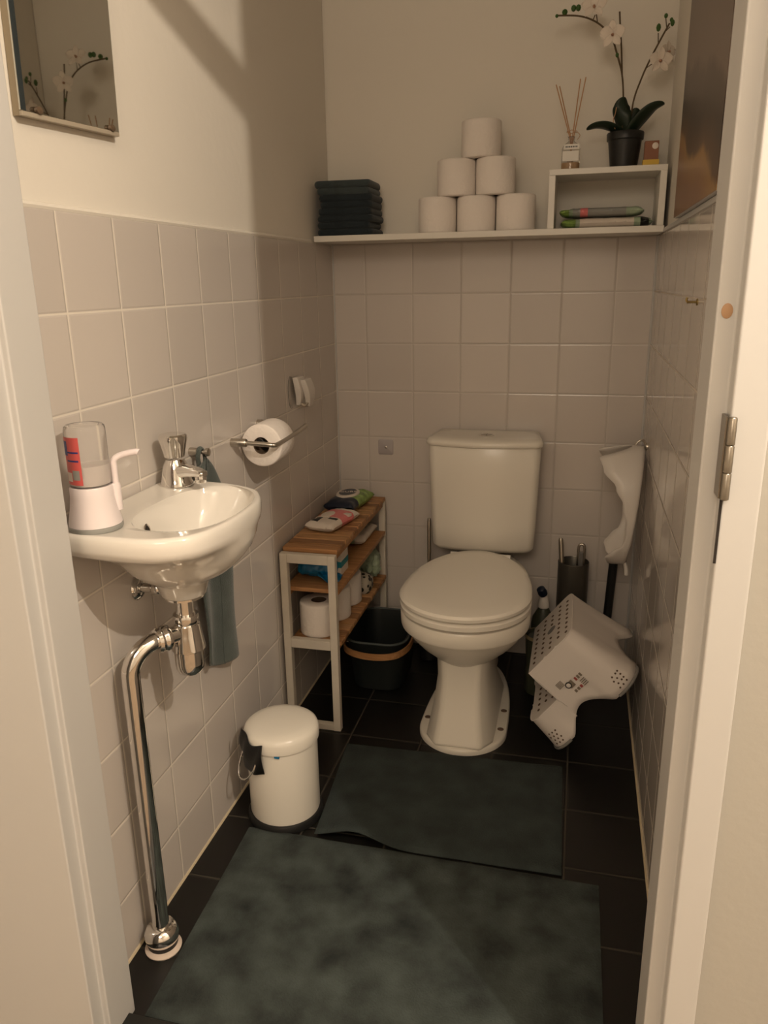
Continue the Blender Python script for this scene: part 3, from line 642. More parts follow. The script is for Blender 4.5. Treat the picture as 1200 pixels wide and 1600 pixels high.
# bag sticking out at front left
hd = Vector((-.56, -.83, 0)).normalized(); sd_ = Vector((hd.y, -hd.x, 0)) * -1
bm = B()
bagout = [(-.038, .0), (-.030, .004), (-.002, -.022), (.028, -.010), (.040, -.010)]
def bagfn(u, v):
    ang = (u-.5)*.95; top = .246+.008*math.sin(u*7) - .012*u; bot = .150+.02*abs(u-.5)*1.2
    rad = .0918+.006*math.sin(v*PI)+.0025*math.sin(u*13+v*5)
    d_ = Matrix.Rotation(ang, 3, 'Z') @ hd
    return Vector((bx, by, 0))+d_*rad+Vector((0, 0, top+(bot-top)*v))
grid(bm, bagfn, 24, 16); o = obj('bin_bag', bm, m_bag, pb); s = o.modifiers.new('s', 'SOLIDIFY'); s.thickness = .0015
bm = B(); pth = []
for k in range(21):
    a = PI*k/20; d_ = Matrix.Rotation((math.cos(a))*.30, 3, 'Z') @ hd
    pth.append(Vector((bx, by, 0))+d_*(.094+.022*math.sin(a))+Vector((0, 0, .196-.048*math.sin(a))))
tube(bm, pth, .0022, 8); obj('wire_handle', bm, m_chrome, pb)
bm = B(); box(bm, bx+.014, bx+.026, by-.0852, by-.0828, .205, .2105); obj('scrap', bm, m_cyan, pb, smooth=False, label='tiny blue scrap under the lid')

# ------------------------------------------------------------------ toilet
to = thing('toilet', 'white ceramic close-coupled toilet with closed lid against the back wall', 'toilet', (.507, -.35, 0))
TCX = .507
def oct_ring(z, a, yf, yb, ch, cy=None):
    # front-facing faceted ring: flat front half-width a-ch
    return [Vector((TCX+x, y, z)) for x, y in ((-(a-ch), yf), (a-ch, yf), (a, yf+ch*1.5), (a, yb+ch), (a-ch, yb), (-(a-ch), yb), (-a, yb+ch), (-a, yf+ch*1.5))]
bm = B(); loft(bm, [oct_ring(.016, .094, -.640, -.30, .030), oct_ring(.035, .091, -.633, -.31, .030), oct_ring(.11, .077, -.602, -.36, .026), oct_ring(.19, .068, -.582, -.39, .021), oct_ring(.25, .070, -.580, -.36, .020), oct_ring(.285, .078, -.580, -.34, .022)])
loft(bm, [oct_ring(.010, .058, -.42, -.12, .02), oct_ring(.15, .050, -.42, -.13, .018), oct_ring(.30, .060, -.44, -.10, .02)])
obj('pedestal', bm, m_cer2, to, bevel=.010, seg=4)
def egg(z, a, yf, yb, n=56, nb=2.6, cx=TCX, xs=1.0):
    pts = []; yc = yf+a*1.02
    for i in range(n):
        th = 2*PI*i/n; cx_, s_ = math.cos(th), math.sin(th)
        if s_ < 0: pts.append(Vector((cx+a*cx_, yc+s_*(yc-yf), z)))
        else: pts.append(Vector((cx+a*math.copysign(abs(cx_)**(2/nb), cx_)*(1-.10*s_**2), yc+abs(s_)**(2/nb)*(yb-yc), z)))
    return pts
bm = B(); loft(bm, [egg(.0, .124, -.646, -.11), egg(.010, .124, -.646, -.11), egg(.015, .122, -.644, -.113), egg(.0175, .118, -.640, -.117), egg(.0175, .08, -.60, -.15)]); obj('foot', bm, m_cer2, to)
bm = B(); loft(bm, [egg(.205, .060, -.560, -.20), egg(.232, .078, -.580, -.17), egg(.25, .097, -.600, -.15), egg(.275, .125, -.630, -.12), egg(.305, .150, -.658, -.09), egg(.328, .163, -.674, -.06), egg(.336, .166, -.678, -.05), egg(.338, .1735, -.689, -.045), egg(.345, .175, -.692, -.04), egg(.374, .176, -.694, -.03), egg(.380, .172, -.690, -.035), egg(.381, .160, -.678, -.04), egg(.388, .160, -.678, -.20)])
obj('bowl', bm, m_cer2, to, auto=50)
for s_, yy in ((1, -.42), (1, -.52), (-1, -.50)):
    bm = B(); disc(bm, (TCX+s_*.106, yy, .0185), (0, 0, 1), .009, .007, th=.002, up=(0, 1, 0)); o = obj('bolt_hole', bm, m_dot, to)
bm = B(); loft(bm, [egg(.387, .170, -.688, -.20), egg(.389, .176, -.695, -.195), egg(.402, .177, -.697, -.195), egg(.406, .172, -.692, -.20), egg(.407, .16, -.678, -.20), egg(.414, .16, -.678, -.20)]); obj('seat', bm, m_seat, to)
bm = B(); loft(bm, [egg(.413, .170, -.690, -.196, nb=2.2), egg(.415, .1765, -.698, -.190, nb=2.2), egg(.424, .178, -.700, -.188, nb=2.2), egg(.4305, .173, -.695, -.190, nb=2.2), egg(.4335, .160, -.681, -.196, nb=2.2), egg(.434, .13, -.64, -.22, nb=2.2)]); obj('lid', bm, m_seat, to)
for s_ in (-1, 1):
    bm = B(); box(bm, TCX+s_*.10-.012, TCX+s_*.10+.012, -.688+.06, -.688+.075, .4055, .411); obj('buffer', bm, m_seat, to, smooth=False, bevel=.001)
    bm = B(); tube(bm, [(TCX+s_*.075-.018, -.186, .412), (TCX+s_*.075+.018, -.186, .412)], .009, 14); obj('hinge', bm, m_seat, to)
# cistern
def cring(z, a, yf, bow, yb=-.012, ab=None, rc=.03, n=14):
    pts = []; ab = ab or a*.90
    for i in range(n+1):
        t = -1+2*i/n; pts.append(Vector((TCX+t*(a-rc), yf-bow*(1-t*t), z)))
    for k in range(1, 7): an = -PI/2+PI/2*k/7; pts.append(Vector((TCX+a-rc+rc*math.cos(an), yf+rc+rc*math.sin(an), z)))
    for t in (.0, .5, 1): pts.append(Vector((TCX+a+(ab-a)*t, yf+rc+(yb-yf-rc)*t, z)))
    for t in (1, .5, .0): pts.append(Vector((TCX-a-(ab-a)*t, yf+rc+(yb-yf-rc)*t, z)))
    for k in range(1, 7): an = PI+PI/2*k/7; pts.append(Vector((TCX-a+rc+rc*math.cos(an), yf+rc+rc*math.sin(an), z)))
    return pts
bm = B(); loft(bm, [cring(.414, .140, -.135, .010), cring(.418, .152, -.150, .016), cring(.432, .160, -.160, .020), cring(.50, .163, -.163, .020), cring(.65, .168, -.166, .020), cring(.752, .171, -.168, .020), cring(.756, .168, -.165, .02)]); obj('cistern', bm, m_cer2, to, auto=60)
bm = B(); loft(bm, [cring(.753, .1715, -.170, .021), cring(.756, .1765, -.175, .022), cring(.767, .1775, -.176, .022), cring(.775, .171, -.169, .021), cring(.7785, .155, -.152, .02, yb=-.02), cring(.779, .12, -.12, .015, yb=-.04)]); cl = obj('cistern_lid', bm, m_cer2, to, auto=60)
bm = B(); lathe(bm, [(.024, 0), (.024, .002), (.021, .0035), (.019, .002)], (TCX+.004, -.115, .778), 32, sy=.8); fb = obj('flush_button', bm, m_chrome, to)
bm = B(); lathe(bm, [(.0185, .001), (.0185, .003), (.016, .0038)], (TCX+.004, -.115, .778), 32, sy=.75, sx=.98); obj('button_face', bm, m_steel, fb)
bm = B(); box(bm, TCX+.0035, TCX+.0045, -.129, -.101, .781, .7822); obj('button_split', bm, m_hole, fb, smooth=False)

# brush left of the toilet
tb = thing('toilet_brush', 'thin chrome toilet brush handle standing left of the toilet', 'toilet brush', (.328, -.095, 0))
bm = B(); lathe(bm, [(.032, .002), (.034, .004), (.034, .118), (.028, .122), (.010, .124)], (.328, -.095, 0), 28); obj('holder', bm, m_black, tb)
bm = B(); tube(bm, [(.328, -.095, .12), (.328, -.095, .485), (.328, -.095, .498)], [.0055, .0065, .004], 16); obj('handle', bm, m_steel, tb)

# ------------------------------------------------------------------ things right of the toilet
cn = thing('brush_canister', 'dark steel canister standing in the back right corner', 'canister', (.79, -.085, 0))
bm = B(); lathe(bm, [(.047, .002), (.048, .005), (.048, .378), (.046, .380), (.045, .378), (.045, .02)], (.79, -.085, 0), 36); obj('tube', bm, mat('dark_steel', (.16, .15, .13), .35, .8), cn)
b1 = thing('scrub_brush', 'slim steel brush handle leaning left in the canister', 'brush', (.78, -.085, .1))
bm = B(); tube(bm, [(.772, -.095, .15), (.748, -.098, .45), (.7475, -.098, .458)], [.0075, .0075, .005], 14); obj('handle', bm, m_steel, b1)
b2 = thing('scrub_brush', 'broad steel brush handle with a loop top standing right in the canister', 'brush', (.81, -.085, .1))
bm = B(); tube(bm, smooth_path([(.803, -.095, .37), (.803, -.098, .43), (.812, -.098, .441), (.821, -.098, .43), (.819, -.095, .37)], 6), .0042, 10); obj('loop', bm, m_steel, b2)
bm = B(); box(bm, .803, .819, -.100, -.090, .15, .415); obj('handle', bm, mat('grey_grip', (.14, .13, .12), .5), b2, smooth=False, bevel=.003)
sb = thing('cleaner_bottle', 'olive green cleaner bottle with pale neck between toilet and canister', 'bottle', (.70, -.14, 0))
bm = B(); lathe(bm, [(.034, .001), (.037, .005), (.037, .18), (.033, .205), (.018, .232), (.013, .240)], (.705, -.14, 0), 36, sy=.75); obj('bottle_body', bm, m_olive, sb)
bm = B(); lathe(bm, [(.014, .236), (.018, .240), (.018, .252), (.014, .270), (.010, .285)], (.705, -.14, 0), 24); obj('collar', bm, m_plwhite, sb)
bm = B(); lathe(bm, [(.004, -.012), (.013, -.010), (.015, 0), (.013, .016), (.006, .021)], (.700, -.150, .292), 24, axis=(-.35, -.35, .8)); obj('cap', bm, m_navy, sb)
ob = thing('brush_holder', 'olive plastic brush holder on the floor right of the toilet', 'brush holder', (.70, -.24, 0))
bm = B(); lathe(bm, [(.040, .001), (.043, .006), (.040, .09), (.044, .182), (.045, .192), (.041, .194), (.036, .186)], (.702, -.245, 0), 36); obj('cup', bm, m_olive, ob)
bm = B(); lathe(bm, [(.0445, .184), (.0465, .186), (.0465, .194), (.0445, .196)], (.702, -.245, 0), 36, cap0=False, cap1=False); obj('rim', bm, mat('tan_rim', (.30, .24, .15), .5), ob)
bp_ = thing('black_pole', 'black pole standing in the back right corner', 'pole', (.905, -.06, 0))
bm = B(); tube(bm, [(.896, -.075, .0), (.912, -.075, .392)], .0135, 18); obj('shaft', bm, m_black, bp_)

# ------------------------------------------------------------------ step stool (leaning on its back against the right wall)
ST = thing('step_stool', 'white plastic two-step child stool tipped against the right wall', 'step stool')
# local frame: u along depth (front foot -> back foot), w up from the foot plane, v across (towards the back wall)
P0 = Vector((.7655, -.605, .012)); P1 = Vector((.962, -.605, .262))
U = (P1-P0).normalized(); Vv = Vector((0, 1, 0)); Wn = U.cross(Vv)*-1
if Wn.x > 0: Wn = -Wn
Dp = (P1-P0).length; Wid = .335
ST.matrix_world = Matrix(((U.x, Vv.x, Wn.x, P0.x), (U.y, Vv.y, Wn.y, P0.y), (U.z, Vv.z, Wn.z, P0.z), (0, 0, 0, 1)))
H1, H2 = .098, .198; US = .125
def arch(t, c0=.0, ft=.12, hh=.05):
    # t in 0..1 along a skirt; 0 at feet, raised between
    if t < ft or t > 1-ft: 
        e = (ft - min(t, 1-t))/ft; return -0.0
    s = (t-ft)/(1-2*ft); return hh*math.sin(PI*s)**1.25
bm = B()
tp_in = .026     # inset of treads from the feet outline
# perimeter samples: (u, v, tcoord along side, side id, height)
per = []
nS, nC = 26, 6
rc = .030
def add_side(p0, p1, hh, hfun, nrm):
    for i in range(nS+1):
        t = i/nS; p = p0.lerp(p1, t); per.append((p, nrm, arch(t, hh=hh), hfun(p, t)))
u0_, u1_ = tp_in, Dp-tp_in; v0_, v1_ = tp_in, Wid-tp_in
def hside(p, t): return H1 if p.x < US else H2
def corner(cx, cy, a0, h):
    for k in range(1, nC):
        a = math.radians(a0+90*k/nC); n_ = Vector((math.cos(a), math.sin(a))); per.append((Vector((cx, cy))+n_*rc, n_, 0.0, h))
def side_near(rev=False):
    pts = []
    for i in range(nS+1):
        t = i/nS; u = u0_+rc+(u1_-u0_-2*rc)*t; pts.append((u, t))
    out = []
    for (u, t), (u2, t2) in zip(pts, pts[1:]+[(9, 9)]):
        out.append((u, t, H1 if u < US else H2))
        if u < US <= u2 and u2 < 9:
            out.append((US, t+(t2-t)*.5, H1)); out.append((US, t+(t2-t)*.5, H2))
    return out
sn = side_near()
for u, t, h in sn: per.append((Vector((u, v0_)), Vector((0, -1)), arch(t, hh=.048), h))
corner(u1_-rc, v0_+rc, -90, H2)
for i in range(nS+1): t = i/nS; per.append((Vector((u1_, v0_+rc+(v1_-v0_-2*rc)*t)), Vector((1, 0)), arch(t, hh=.045), H2))
corner(u1_-rc, v1_-rc, 0, H2)
for u, t, h in reversed(sn): per.append((Vector((u, v1_)), Vector((0, 1)), arch(t, hh=.048), h))
corner(u0_+rc, v1_-rc, 90, H1)
for i in range(nS+1): t = i/nS; per.append((Vector((u0_, v1_-rc-(v1_-v0_-2*rc)*t)), Vector((-1, 0)), arch(t, hh=.030), H1))
corner(u0_+rc, v0_+rc, 180, H1)
NR = 9; rowsV = []
ctr = Vector(((u0_+u1_)/2, Wid/2))
for j in range(NR+1):
    s = j/NR; row = []
    for p, n_, ab, h in per:
        w_ = h+(ab-h)*s
        drop = 1-w_/H2
        # flare outwards near the feet, most at the corners
        cornerness = max(0, 1-ab/.02) if ab < .02 else 0
        fl = tp_in*(drop**1.3)*(.72+.28*cornerness)
        q = p+n_*fl
        row.append(bm.verts.new((q.x, q.y, w_)))
    rowsV.append(row)
n_p = len(per)
for a, b in zip(rowsV, rowsV[1:]):
    for i in range(n_p):
        try: bm.faces.new((a[i], a[(i+1) % n_p], b[(i+1) % n_p], b[i]))
        except ValueError: pass
topv = rowsV[0]
hi = [i for i in range(n_p) if per[i][3] == H2]; lo_ = [i for i in range(n_p) if per[i][3] == H1]
# order contiguous
k0 = [i for i in range(n_p) if per[i][3] == H2 and per[i-1][3] == H1][0]
hi = [(k0+k) % n_p for k in range(len(hi))]; lo_ = [(k0+len(hi)+k) % n_p for k in range(len(lo_))]
bm.faces.new([topv[i] for i in hi]); bm.faces.new([topv[i] for i in lo_])
bm.faces.new([topv[hi[0]], topv[hi[-1]], topv[lo_[0]], topv[lo_[-1]]])
so = obj('stool_body', bm, m_stool, ST, local=True, auto=45)
b = so.modifiers.new('bevel', 'BEVEL'); b.width = .011; b.segments = 5; b.limit_method = 'ANGLE'; b.angle_limit = math.radians(50)
s = so.modifiers.new('s', 'SOLIDIFY'); s.thickness = .003; s.offset = -1
so.matrix_parent_inverse = Matrix.Identity(4)
# grip dots on treads and feet
bm = B()
for (ua, ub, h, nu_) in ((u0_+.020, US-.022, H1, 3), (US+.020, u1_-.020, H2, 5)):
    for i in range(nu_):
        for j in range(8):
            u = ua+(ub-ua)*i/(nu_-1); v_ = v0_+.024+(v1_-v0_-.048)*(j+.5*(i % 2)+.25)/8
            if v_ > v1_-.02: continue
            if h == H2 and math.hypot(u-(US+u1_)/2, v_-Wid/2) < .028: continue
            disc(bm, (u, v_, h+.0003), (0, 0, 1), .0072, .0046, n=12, up=(1, .5, 0), th=.0005)
obj('tread_dots', bm, m_dot, ST, local=True)
bm = B(); disc(bm, ((US+u1_)/2, Wid/2, H2+.0004), (0, 0, 1), .016, .016, n=24, up=(1, 0, 0), th=.001); obj('centre_plug', bm, m_grey, ST, local=True, label='grey round plug in the top tread')
def skirt_pt(i_side, u, w_, off=.0008):
    drop = 1-w_/H2; return tp_in*(drop**1.3)
bm = B()
for uc in (u0_+.012, u1_-.012):
    for a in range(3):
        for b_ in range(4):
            w_ = .014+b_*.0105; fl = skirt_pt(0, uc, w_)
            u = uc+(a-1)*.012+(b_ % 2)*.005
            if u < u0_+rc*.2 or u > u1_+.004: pass
            uu_ = min(max(u, u0_-.0), u1_+.0)
            # distance into the rounded corner
            cxx = u0_+rc if uc < Dp/2 else u1_-rc
            ddx = (uu_-cxx) if ((uc > Dp/2 and uu_ > cxx) or (uc < Dp/2 and uu_ < cxx)) else 0
            rad = rc+fl; yy = v0_+rc - math.sqrt(max(rad*rad-ddx*ddx, 0)) if ddx else v0_-fl
            nrm = Vector((ddx/rad, -math.sqrt(max(0, 1-(ddx/rad)**2)), .25))
            disc(bm, Vector((uu_, yy, w_))+nrm.normalized()*.0006, nrm, .0026, n=8, th=.0006)
obj('foot_dots', bm, m_dot, ST, local=True)
for cu_, cv_, a0 in ((u0_+rc, v0_+rc, 180), (u1_-rc, v0_+rc, 270), (u1_-rc, v1_-rc, 0), (u0_+rc, v1_-rc, 90)):
    bm = B(); rr2 = rc+tp_in
    prof = [Vector((cu_+rr2*1.005*math.cos(math.radians(a0-12+114*k/12)), cv_+rr2*1.005*math.sin(math.radians(a0-12+114*k/12)), 0)) for k in range(13)]
    tube(bm, prof, .0042, 8); obj('rubber_foot', bm, m_grey, ST, local=True)
# sticker prints on the near side panel
bm = B()
def sidept(u, w_): return Vector((u, v0_-tp_in*((1-w_/H2)**1.3)-.0006, w_))
def spatch(u0, u1, w0, w1, mi):
    n = 3; V = [[bm.verts.new(sidept(u0+(u1-u0)*i/n, w0+(w1-w0)*j/n)) for j in range(n+1)] for i in range(n+1)]
    for i in range(n):
        for j in range(n): bm.faces.new((V[i][j], V[i+1][j], V[i+1][j+1], V[i][j+1])).material_index = mi
for k in range(5): spatch(.150+.000, .170, .126-k*.0035, .128-k*.0035, 1)
spatch(.176, .192, .094, .112, 1)
for k in range(3): spatch(.200+k*.009, .206+k*.009, .100, .110, 2 if k == 0 else 1)
for k in range(3): spatch(.176+k*.010, .183+k*.010, .078, .086, 2 if k == 2 else 1)
for k in range(4): spatch(.206, .222, .092-k*.005, .0945-k*.005, 1)
obj('sticker', bm, [m_white, m_stick, mat('sticker_red', (.32, .06, .05), .5)], ST, local=True, smooth=False)
bm = B(); disc(bm, sidept(.176, .105), (0, -1, .1), .009, n=24, up=(0, 0, 1)); dk = obj('sticker_symbol', bm, m_black, ST, local=True)
bm = B(); disc(bm, sidept(.176, .105)+Vector((0, -.0008, 0)), (0, -1, .1), .006, n=24, up=(0, 0, 1)); obj('symbol_centre', bm, m_plwhite, dk, local=True)

# ------------------------------------------------------------------ child toilet seat hanging on hook
hk = thing('wall_hook', 'thin bent steel hook on the right wall holding the child toilet seat', 'hook', (W, -.17, .78))
bm = B(); lathe(bm, [(.012, 0), (.012, .003), (.006, .004)], (W, -.175, .772), 18, axis=(-1, 0, 0)); obj('plate', bm, m_steel, hk)
bm = B(); tube(bm, smooth_path([(W-.002, -.175, .765), (W-.006, -.176, .785), (W-.016, -.178, .791), (W-.028, -.180, .782), (W-.033, -.180, .760), (W-.030, -.18, .740)]), .0032, 10); obj('hook_wire', bm, m_steel, hk)
cs = thing('child_toilet_seat', 'curved white plastic child toilet seat hanging from the hook on the right wall', 'child toilet seat', (.92, -.18, .42))
zt = [(.790, .118), (.755, .122), (.72, .106), (.675, .066), (.625, .038), (.57, .022), (.53, .018), (.505, .022), (.482, .046), (.460, .062), (.440, .054), (.42, .030)]
def dz_(z):
    for (z1, x1), (z2, x2) in zip(zt, zt[1:]):
        if z <= z1 and z >= z2: t = (z1-z)/(z1-z2); t = t*t*(3-2*t); return x1+(x2-x1)*t
    return zt[0][1] if z > zt[0][0] else zt[-1][1]
def xsurf(z): return .966 - (.755-z)*.095
yc_, zc_ = -.185, .598; ao, bo, ai, bi = .112, .175, .062, .105
bm = B(); n = 96; rings = []
def cs_ring(k, d, dk=0):
    rg = []
    for i in range(n):
        a = 2*PI*i/n; ry, rz = ai+(ao-ai)*k, bi+(bo-bi)*k
        y = yc_+ry*math.cos(a); z = zc_+rz*math.sin(a)
        dd = dz_(z) * (1-.72*max(0, (math.sin(a)-.88)/.12)**.8 if math.sin(a) > .88 else 1)
        rg.append(Vector((min(xsurf(z), W-.005) - dd*d, y, z)))
    return rg
for k, d in ((-.10, .30), (-.02, .12), (.08, .02), (.3, .0), (.7, .0), (.92, .02), (1.0, .10), (1.02, .30), (1.02, .65), (1.03, 1.0)): rings.append(cs_ring(k, d))
loft(bm, rings, False, False); o = obj('seat_shell', bm, m_plwhite, cs, auto=60); s = o.modifiers.new('s', 'SOLIDIFY'); s.thickness = .0035; s.offset = 0
bm = B(); tube(bm, smooth_path([(.938, -.19, .425), (.943, -.192, .405), (.944, -.194, .390), (.942, -.195, .382)]), [.006]*18+[.008], 10) if False else tube(bm, smooth_path([(.936, -.19, .425), (.942, -.192, .405), (.944, -.194, .385)]), .0065, 10)
obj('hanging_tab', bm, m_plwhite, cs)

# nail on the right wall
nl = thing('wall_nail', 'tiny brass hook screwed into the right wall tiles', 'hook', (W, -.94, 1.192))
bm = B(); lathe(bm, [(.006, 0), (.006, .002), (.002, .003), (.002, .016), (.003, .018)], (W, -.94, 1.192), 12, axis=(-1, 0, 0)); obj('shank', bm, m_brass, nl)
bm = B(); tube(bm, smooth_path([(W-.016, -.94, 1.192), (W-.019, -.94, 1.195), (W-.018, -.94, 1.200)]), .002, 8); obj('tip', bm, m_brass, nl)

# grey plate on back wall
gp = thing('adhesive_plate', 'small square grey plate on the back wall left of the cistern', 'wall plate', (.164, 0, .708))
bm = B(); loft(bm, [[Vector((p.x, y, p.y)) for p in [Vector((q.x, q.y)) for q in rrect(.164, .708, .0255*s, .0255*s, 0, .006*s)]] for y, s in ((-.0004, 1), (-.003, 1), (-.0038, .95))]); obj('plate', bm, m_plate, gp)
bm = B(); lathe(bm, [(.004, 0), (.004, .002), (.0025, .003)], (.165, -.0035, .708), 14, axis=(0, -1, 0)); obj('screw', bm, m_steel, gp)

# ------------------------------------------------------------------ wall shelf and what stands on it
bm = B(); box(bm, .003, W-.002, -.186, .0, 1.3495, 1.3660)
tag(obj('wall_shelf', bm, m_white, smooth=False, bevel=.0012), 'long white board shelf along the back wall above the tiles', 'shelf')
# folded towels
for k in range(8):
    lbl = ['bottom folded dark towel in the stack on the left end of the shelf', 'second folded dark towel from the bottom of the shelf stack', 'third folded dark towel from the bottom of the shelf stack',
           'fourth folded dark towel from the bottom of the shelf stack', 'fifth folded dark towel from the bottom of the shelf stack',
           'third folded towel from the top of the shelf stack', 'lighter slate towel just under the topmost one in the shelf stack', 'topmost slate folded towel in the stack on the shelf'][k]
    jx = random.uniform(-.004, .004); jw = random.uniform(-.003, .003); th = .0186; sh = -.004 if k == 7 else 0
    bm = B(); rings = []; hx, hy = .081+jw, .072
    for s_, z_ in ((.955, .0003), (.985, .16), (1.0, .38), (1.0, .62), (.985, .84), (.955, .985)):
        rings.append([p+Vector((.0022*noise.noise(Vector((p.y*40, k*3.1, z_))), .0022*noise.noise(Vector((p.x*40, k*2.1, z_*2))), .0016*noise.noise(Vector((p.x*22, p.y*22, k))) )) for p in rrect(jx+sh, 0, hx*s_, hy*s_, th*z_, .014*s_, 6)])
    loft(bm, rings); o = obj('folded_towel', bm, m_dktowel2 if k >= 6 else m_dktowel, None)
    o.location = (.094, -.105, SZ+k*.0186); tag(o, lbl, 'towel', 'folded towels stacked on the wall shelf')
# box shelf
cb = thing('box_shelf', 'open white box frame standing on the right end of the wall shelf', 'box shelf', (.82, -.09, SZ))
XA, XB, ZA, ZB = .670, .9705, SZ, 1.5155
for nm, a in (('side_panel', (XA, XA+.017, -.176, -.006, ZA, ZB-.015)), ('side_panel', (XB-.017, XB, -.176, -.006, ZA, ZB-.015)), ('top_panel', (XA, XB, -.176, -.006, ZB-.015, ZB))):
    bm = B(); box(bm, *a); obj(nm, bm, m_white, cb, smooth=False, bevel=.001)
g1 = 'wipes packs lying in the open box frame on the shelf'
pack('wet_wipes', 'lower green and white wipes pack lying inside the white box frame', (.825, -.090, SZ), (0, 0, 0.03), .245, .12, .027, [m_plgreen, m_cream, m_green, m_black], lambda u, v: 2 if u < .16 else (3 if .86 < u < .95 else (1 if .2 < u < .8 and v < .8 else 0)), 12, group=g1)
pkt = pack('wet_wipes', 'upper sagging white wipes pack with green ends inside the white box frame', (.812, -.088, SZ+.0300), (0, .0, -.03), .225, .11, .024, [m_plgreen, m_lgrey, m_green, m_pink], lambda u, v: 2 if u < .12 else (3 if (.25 < u < .33 and v < .3) else (1 if .15 < u < .8 else 0)), 17, group=g1)

# reed diffuser
rd = thing('reed_diffuser', 'glass reed diffuser with white label and reeds on the white box frame', 'diffuser', (.722, -.10, 1.5155))
bm = B(); lathe(bm, [(.022, .0), (.0245, .002), (.0245, .058), (.020, .068), (.009, .076), (.0085, .086), (.010, .088), (.007, .088)], (.722, -.10, 1.516), 32, sy=.8); obj('bottle', bm, m_glass, rd)
bm = B(); lathe(bm, [(.021, .002), (.0232, .004), (.0232, .022), (.022, .0225)], (.722, -.10, 1.516), 32, sy=.8); obj('oil', bm, m_oil, rd)
bm = B(); box(bm, .701, .743, -.1212, -.1203, 1.541, 1.566); lb_ = obj('bottle_label', bm, m_white, rd, smooth=False)
bm = B(); box(bm, .703, .7445, -.1216, -.1206, 1.570, 1.583); obj('neck_label', bm, m_white, rd, smooth=False)
bm = B()
for k in range(7): box(bm, .708+k*.0046, .7112+k*.0046, -.1219, -.1215, 1.5745, 1.5785)
obj('lettering', bm, m_black, rd, smooth=False)
for (x1, y1, z1, x0) in ((.676, -.12, 1.730, .718), (.684, -.09, 1.732, .721), (.738, -.10, 1.744, .724), (.752, -.115, 1.744, .727)):
    bm = B(); tube(bm, [(x0+(x0-.722)*-2.5, -.10, 1.535), (x0, -.10, 1.60), (x1, y1, z1)], .0014, 8); obj('reed', bm, m_reed, rd)
bm = B(); pts_ = [Vector((.722+.013*math.cos(a), -.10+.011*math.sin(a), 1.6165+.003*math.sin(3*a))) for a in [2*PI*i/20 for i in range(21)]]; tube(bm, pts_, .0008, 6, caps=False); tube(bm, smooth_path([(.735, -.105, 1.616), (.744, -.112, 1.605), (.738, -.118, 1.594)]), .0008, 6); obj('string', bm, m_reed, rd)

# little box
sbx = thing('small_carton', 'small brown and yellow carton at the right end of the white box frame', 'carton', (.932, -.11, 1.5155))
bm = B(); box(bm, .912, .948, -.130, -.104, 1.5157, 1.579); obj('box', bm, m_boxb, sbx, smooth=False, bevel=.0008)
bm = B(); box(bm, .9095, .9505, -.1335, -.1025, 1.5157, 1.533); obj('tray', bm, m_yel, sbx, smooth=False, label='yellow lower band')
bm = B(); disc(bm, (.9385, -.1305, 1.5665), (0, -1, 0), .008, n=20); ds_ = obj('round_sticker', bm, m_cream, sbx)

# orchid
oc = thing('potted_orchid', 'white orchid with green buds in a black pot on the white box frame', 'orchid', (.862, -.095, 1.5155))
ox, oy, oz = .862, -.098, 1.5158
bm = B(); lathe(bm, [(.033, 0), (.035, .001), (.0435, .070), (.0475, .072), (.0485, .088), (.0465, .091), (.043, .090), (.042, .076), (.002, .074)], (ox, oy, oz), 40); obj('pot', bm, m_black, oc)
def leaf(bm, pts, wid, fold=.25):
    P = smooth_path(pts, 8); n = len(P); rows = []
    for i, p in enumerate(P):
        t = (P[min(i+1, n-1)]-P[max(i-1, 0)]).normalized(); s = i/(n-1); w_ = wid*(math.sin(PI*min(1, .12+.88*s)))**.6*(1 if s < .97 else .6)
        if s > .99: w_ = wid*.12
        side = t.cross(Vector((0, 0.35, 1))).normalized(); nn = side.cross(t).normalized()
        rows.append([bm.verts.new(p+side*w_*k+nn*abs(k)*w_*fold) for k in (-1, -.5, 0, .5, 1)])
    for a, b in zip(rows, rows[1:]):
        for k in range(4): bm.faces.new((a[k], a[k+1], b[k+1], b[k]))
for pts, wd in (([(ox, oy, oz+.085), (ox-.012, oy-.01, oz+.13), (ox-.012, oy-.012, oz+.155), (ox-.008, oy-.012, oz+.175)], .024),
                ([(ox+.005, oy, oz+.08), (ox+.035, oy-.012, oz+.115), (ox+.065, oy-.02, oz+.142), (ox+.092, oy-.022, oz+.152)], .024),
                ([(ox-.005, oy, oz+.088), (ox-.045, oy-.02, oz+.103), (ox-.075, oy-.03, oz+.106), (ox-.102, oy-.03, oz+.100)], .019),
                ([(ox+.01, oy+.01, oz+.08), (ox+.02, oy+.008, oz+.12), (ox+.022, oy-.0, oz+.150)], .020)):
    bm = B(); leaf(bm, pts, wd); o = obj('leaf', bm, m_leaf, oc); s = o.modifiers.new('s', 'SOLIDIFY'); s.thickness = .0018
stemA = smooth_path([(ox-.008, oy, oz+.08), (ox-.012, oy-.005, oz+.18), (ox-.020, oy-.008, oz+.235), (ox-.035, oy-.010, oz+.280), (ox-.05, oy-.012, oz+.315), (ox-.075, oy-.014, oz+.343), (ox-.105, oy-.014, oz+.362), (ox-.140, oy-.014, oz+.373), (ox-.192, oy-.014, oz+.378)], 6)
stemB = smooth_path([(ox-.018, oy-.006, oz+.225), (ox-.024, oy-.002, oz+.29), (ox-.030, oy+.002, oz+.34), (ox-.034, oy+.002, oz+.378)], 6)
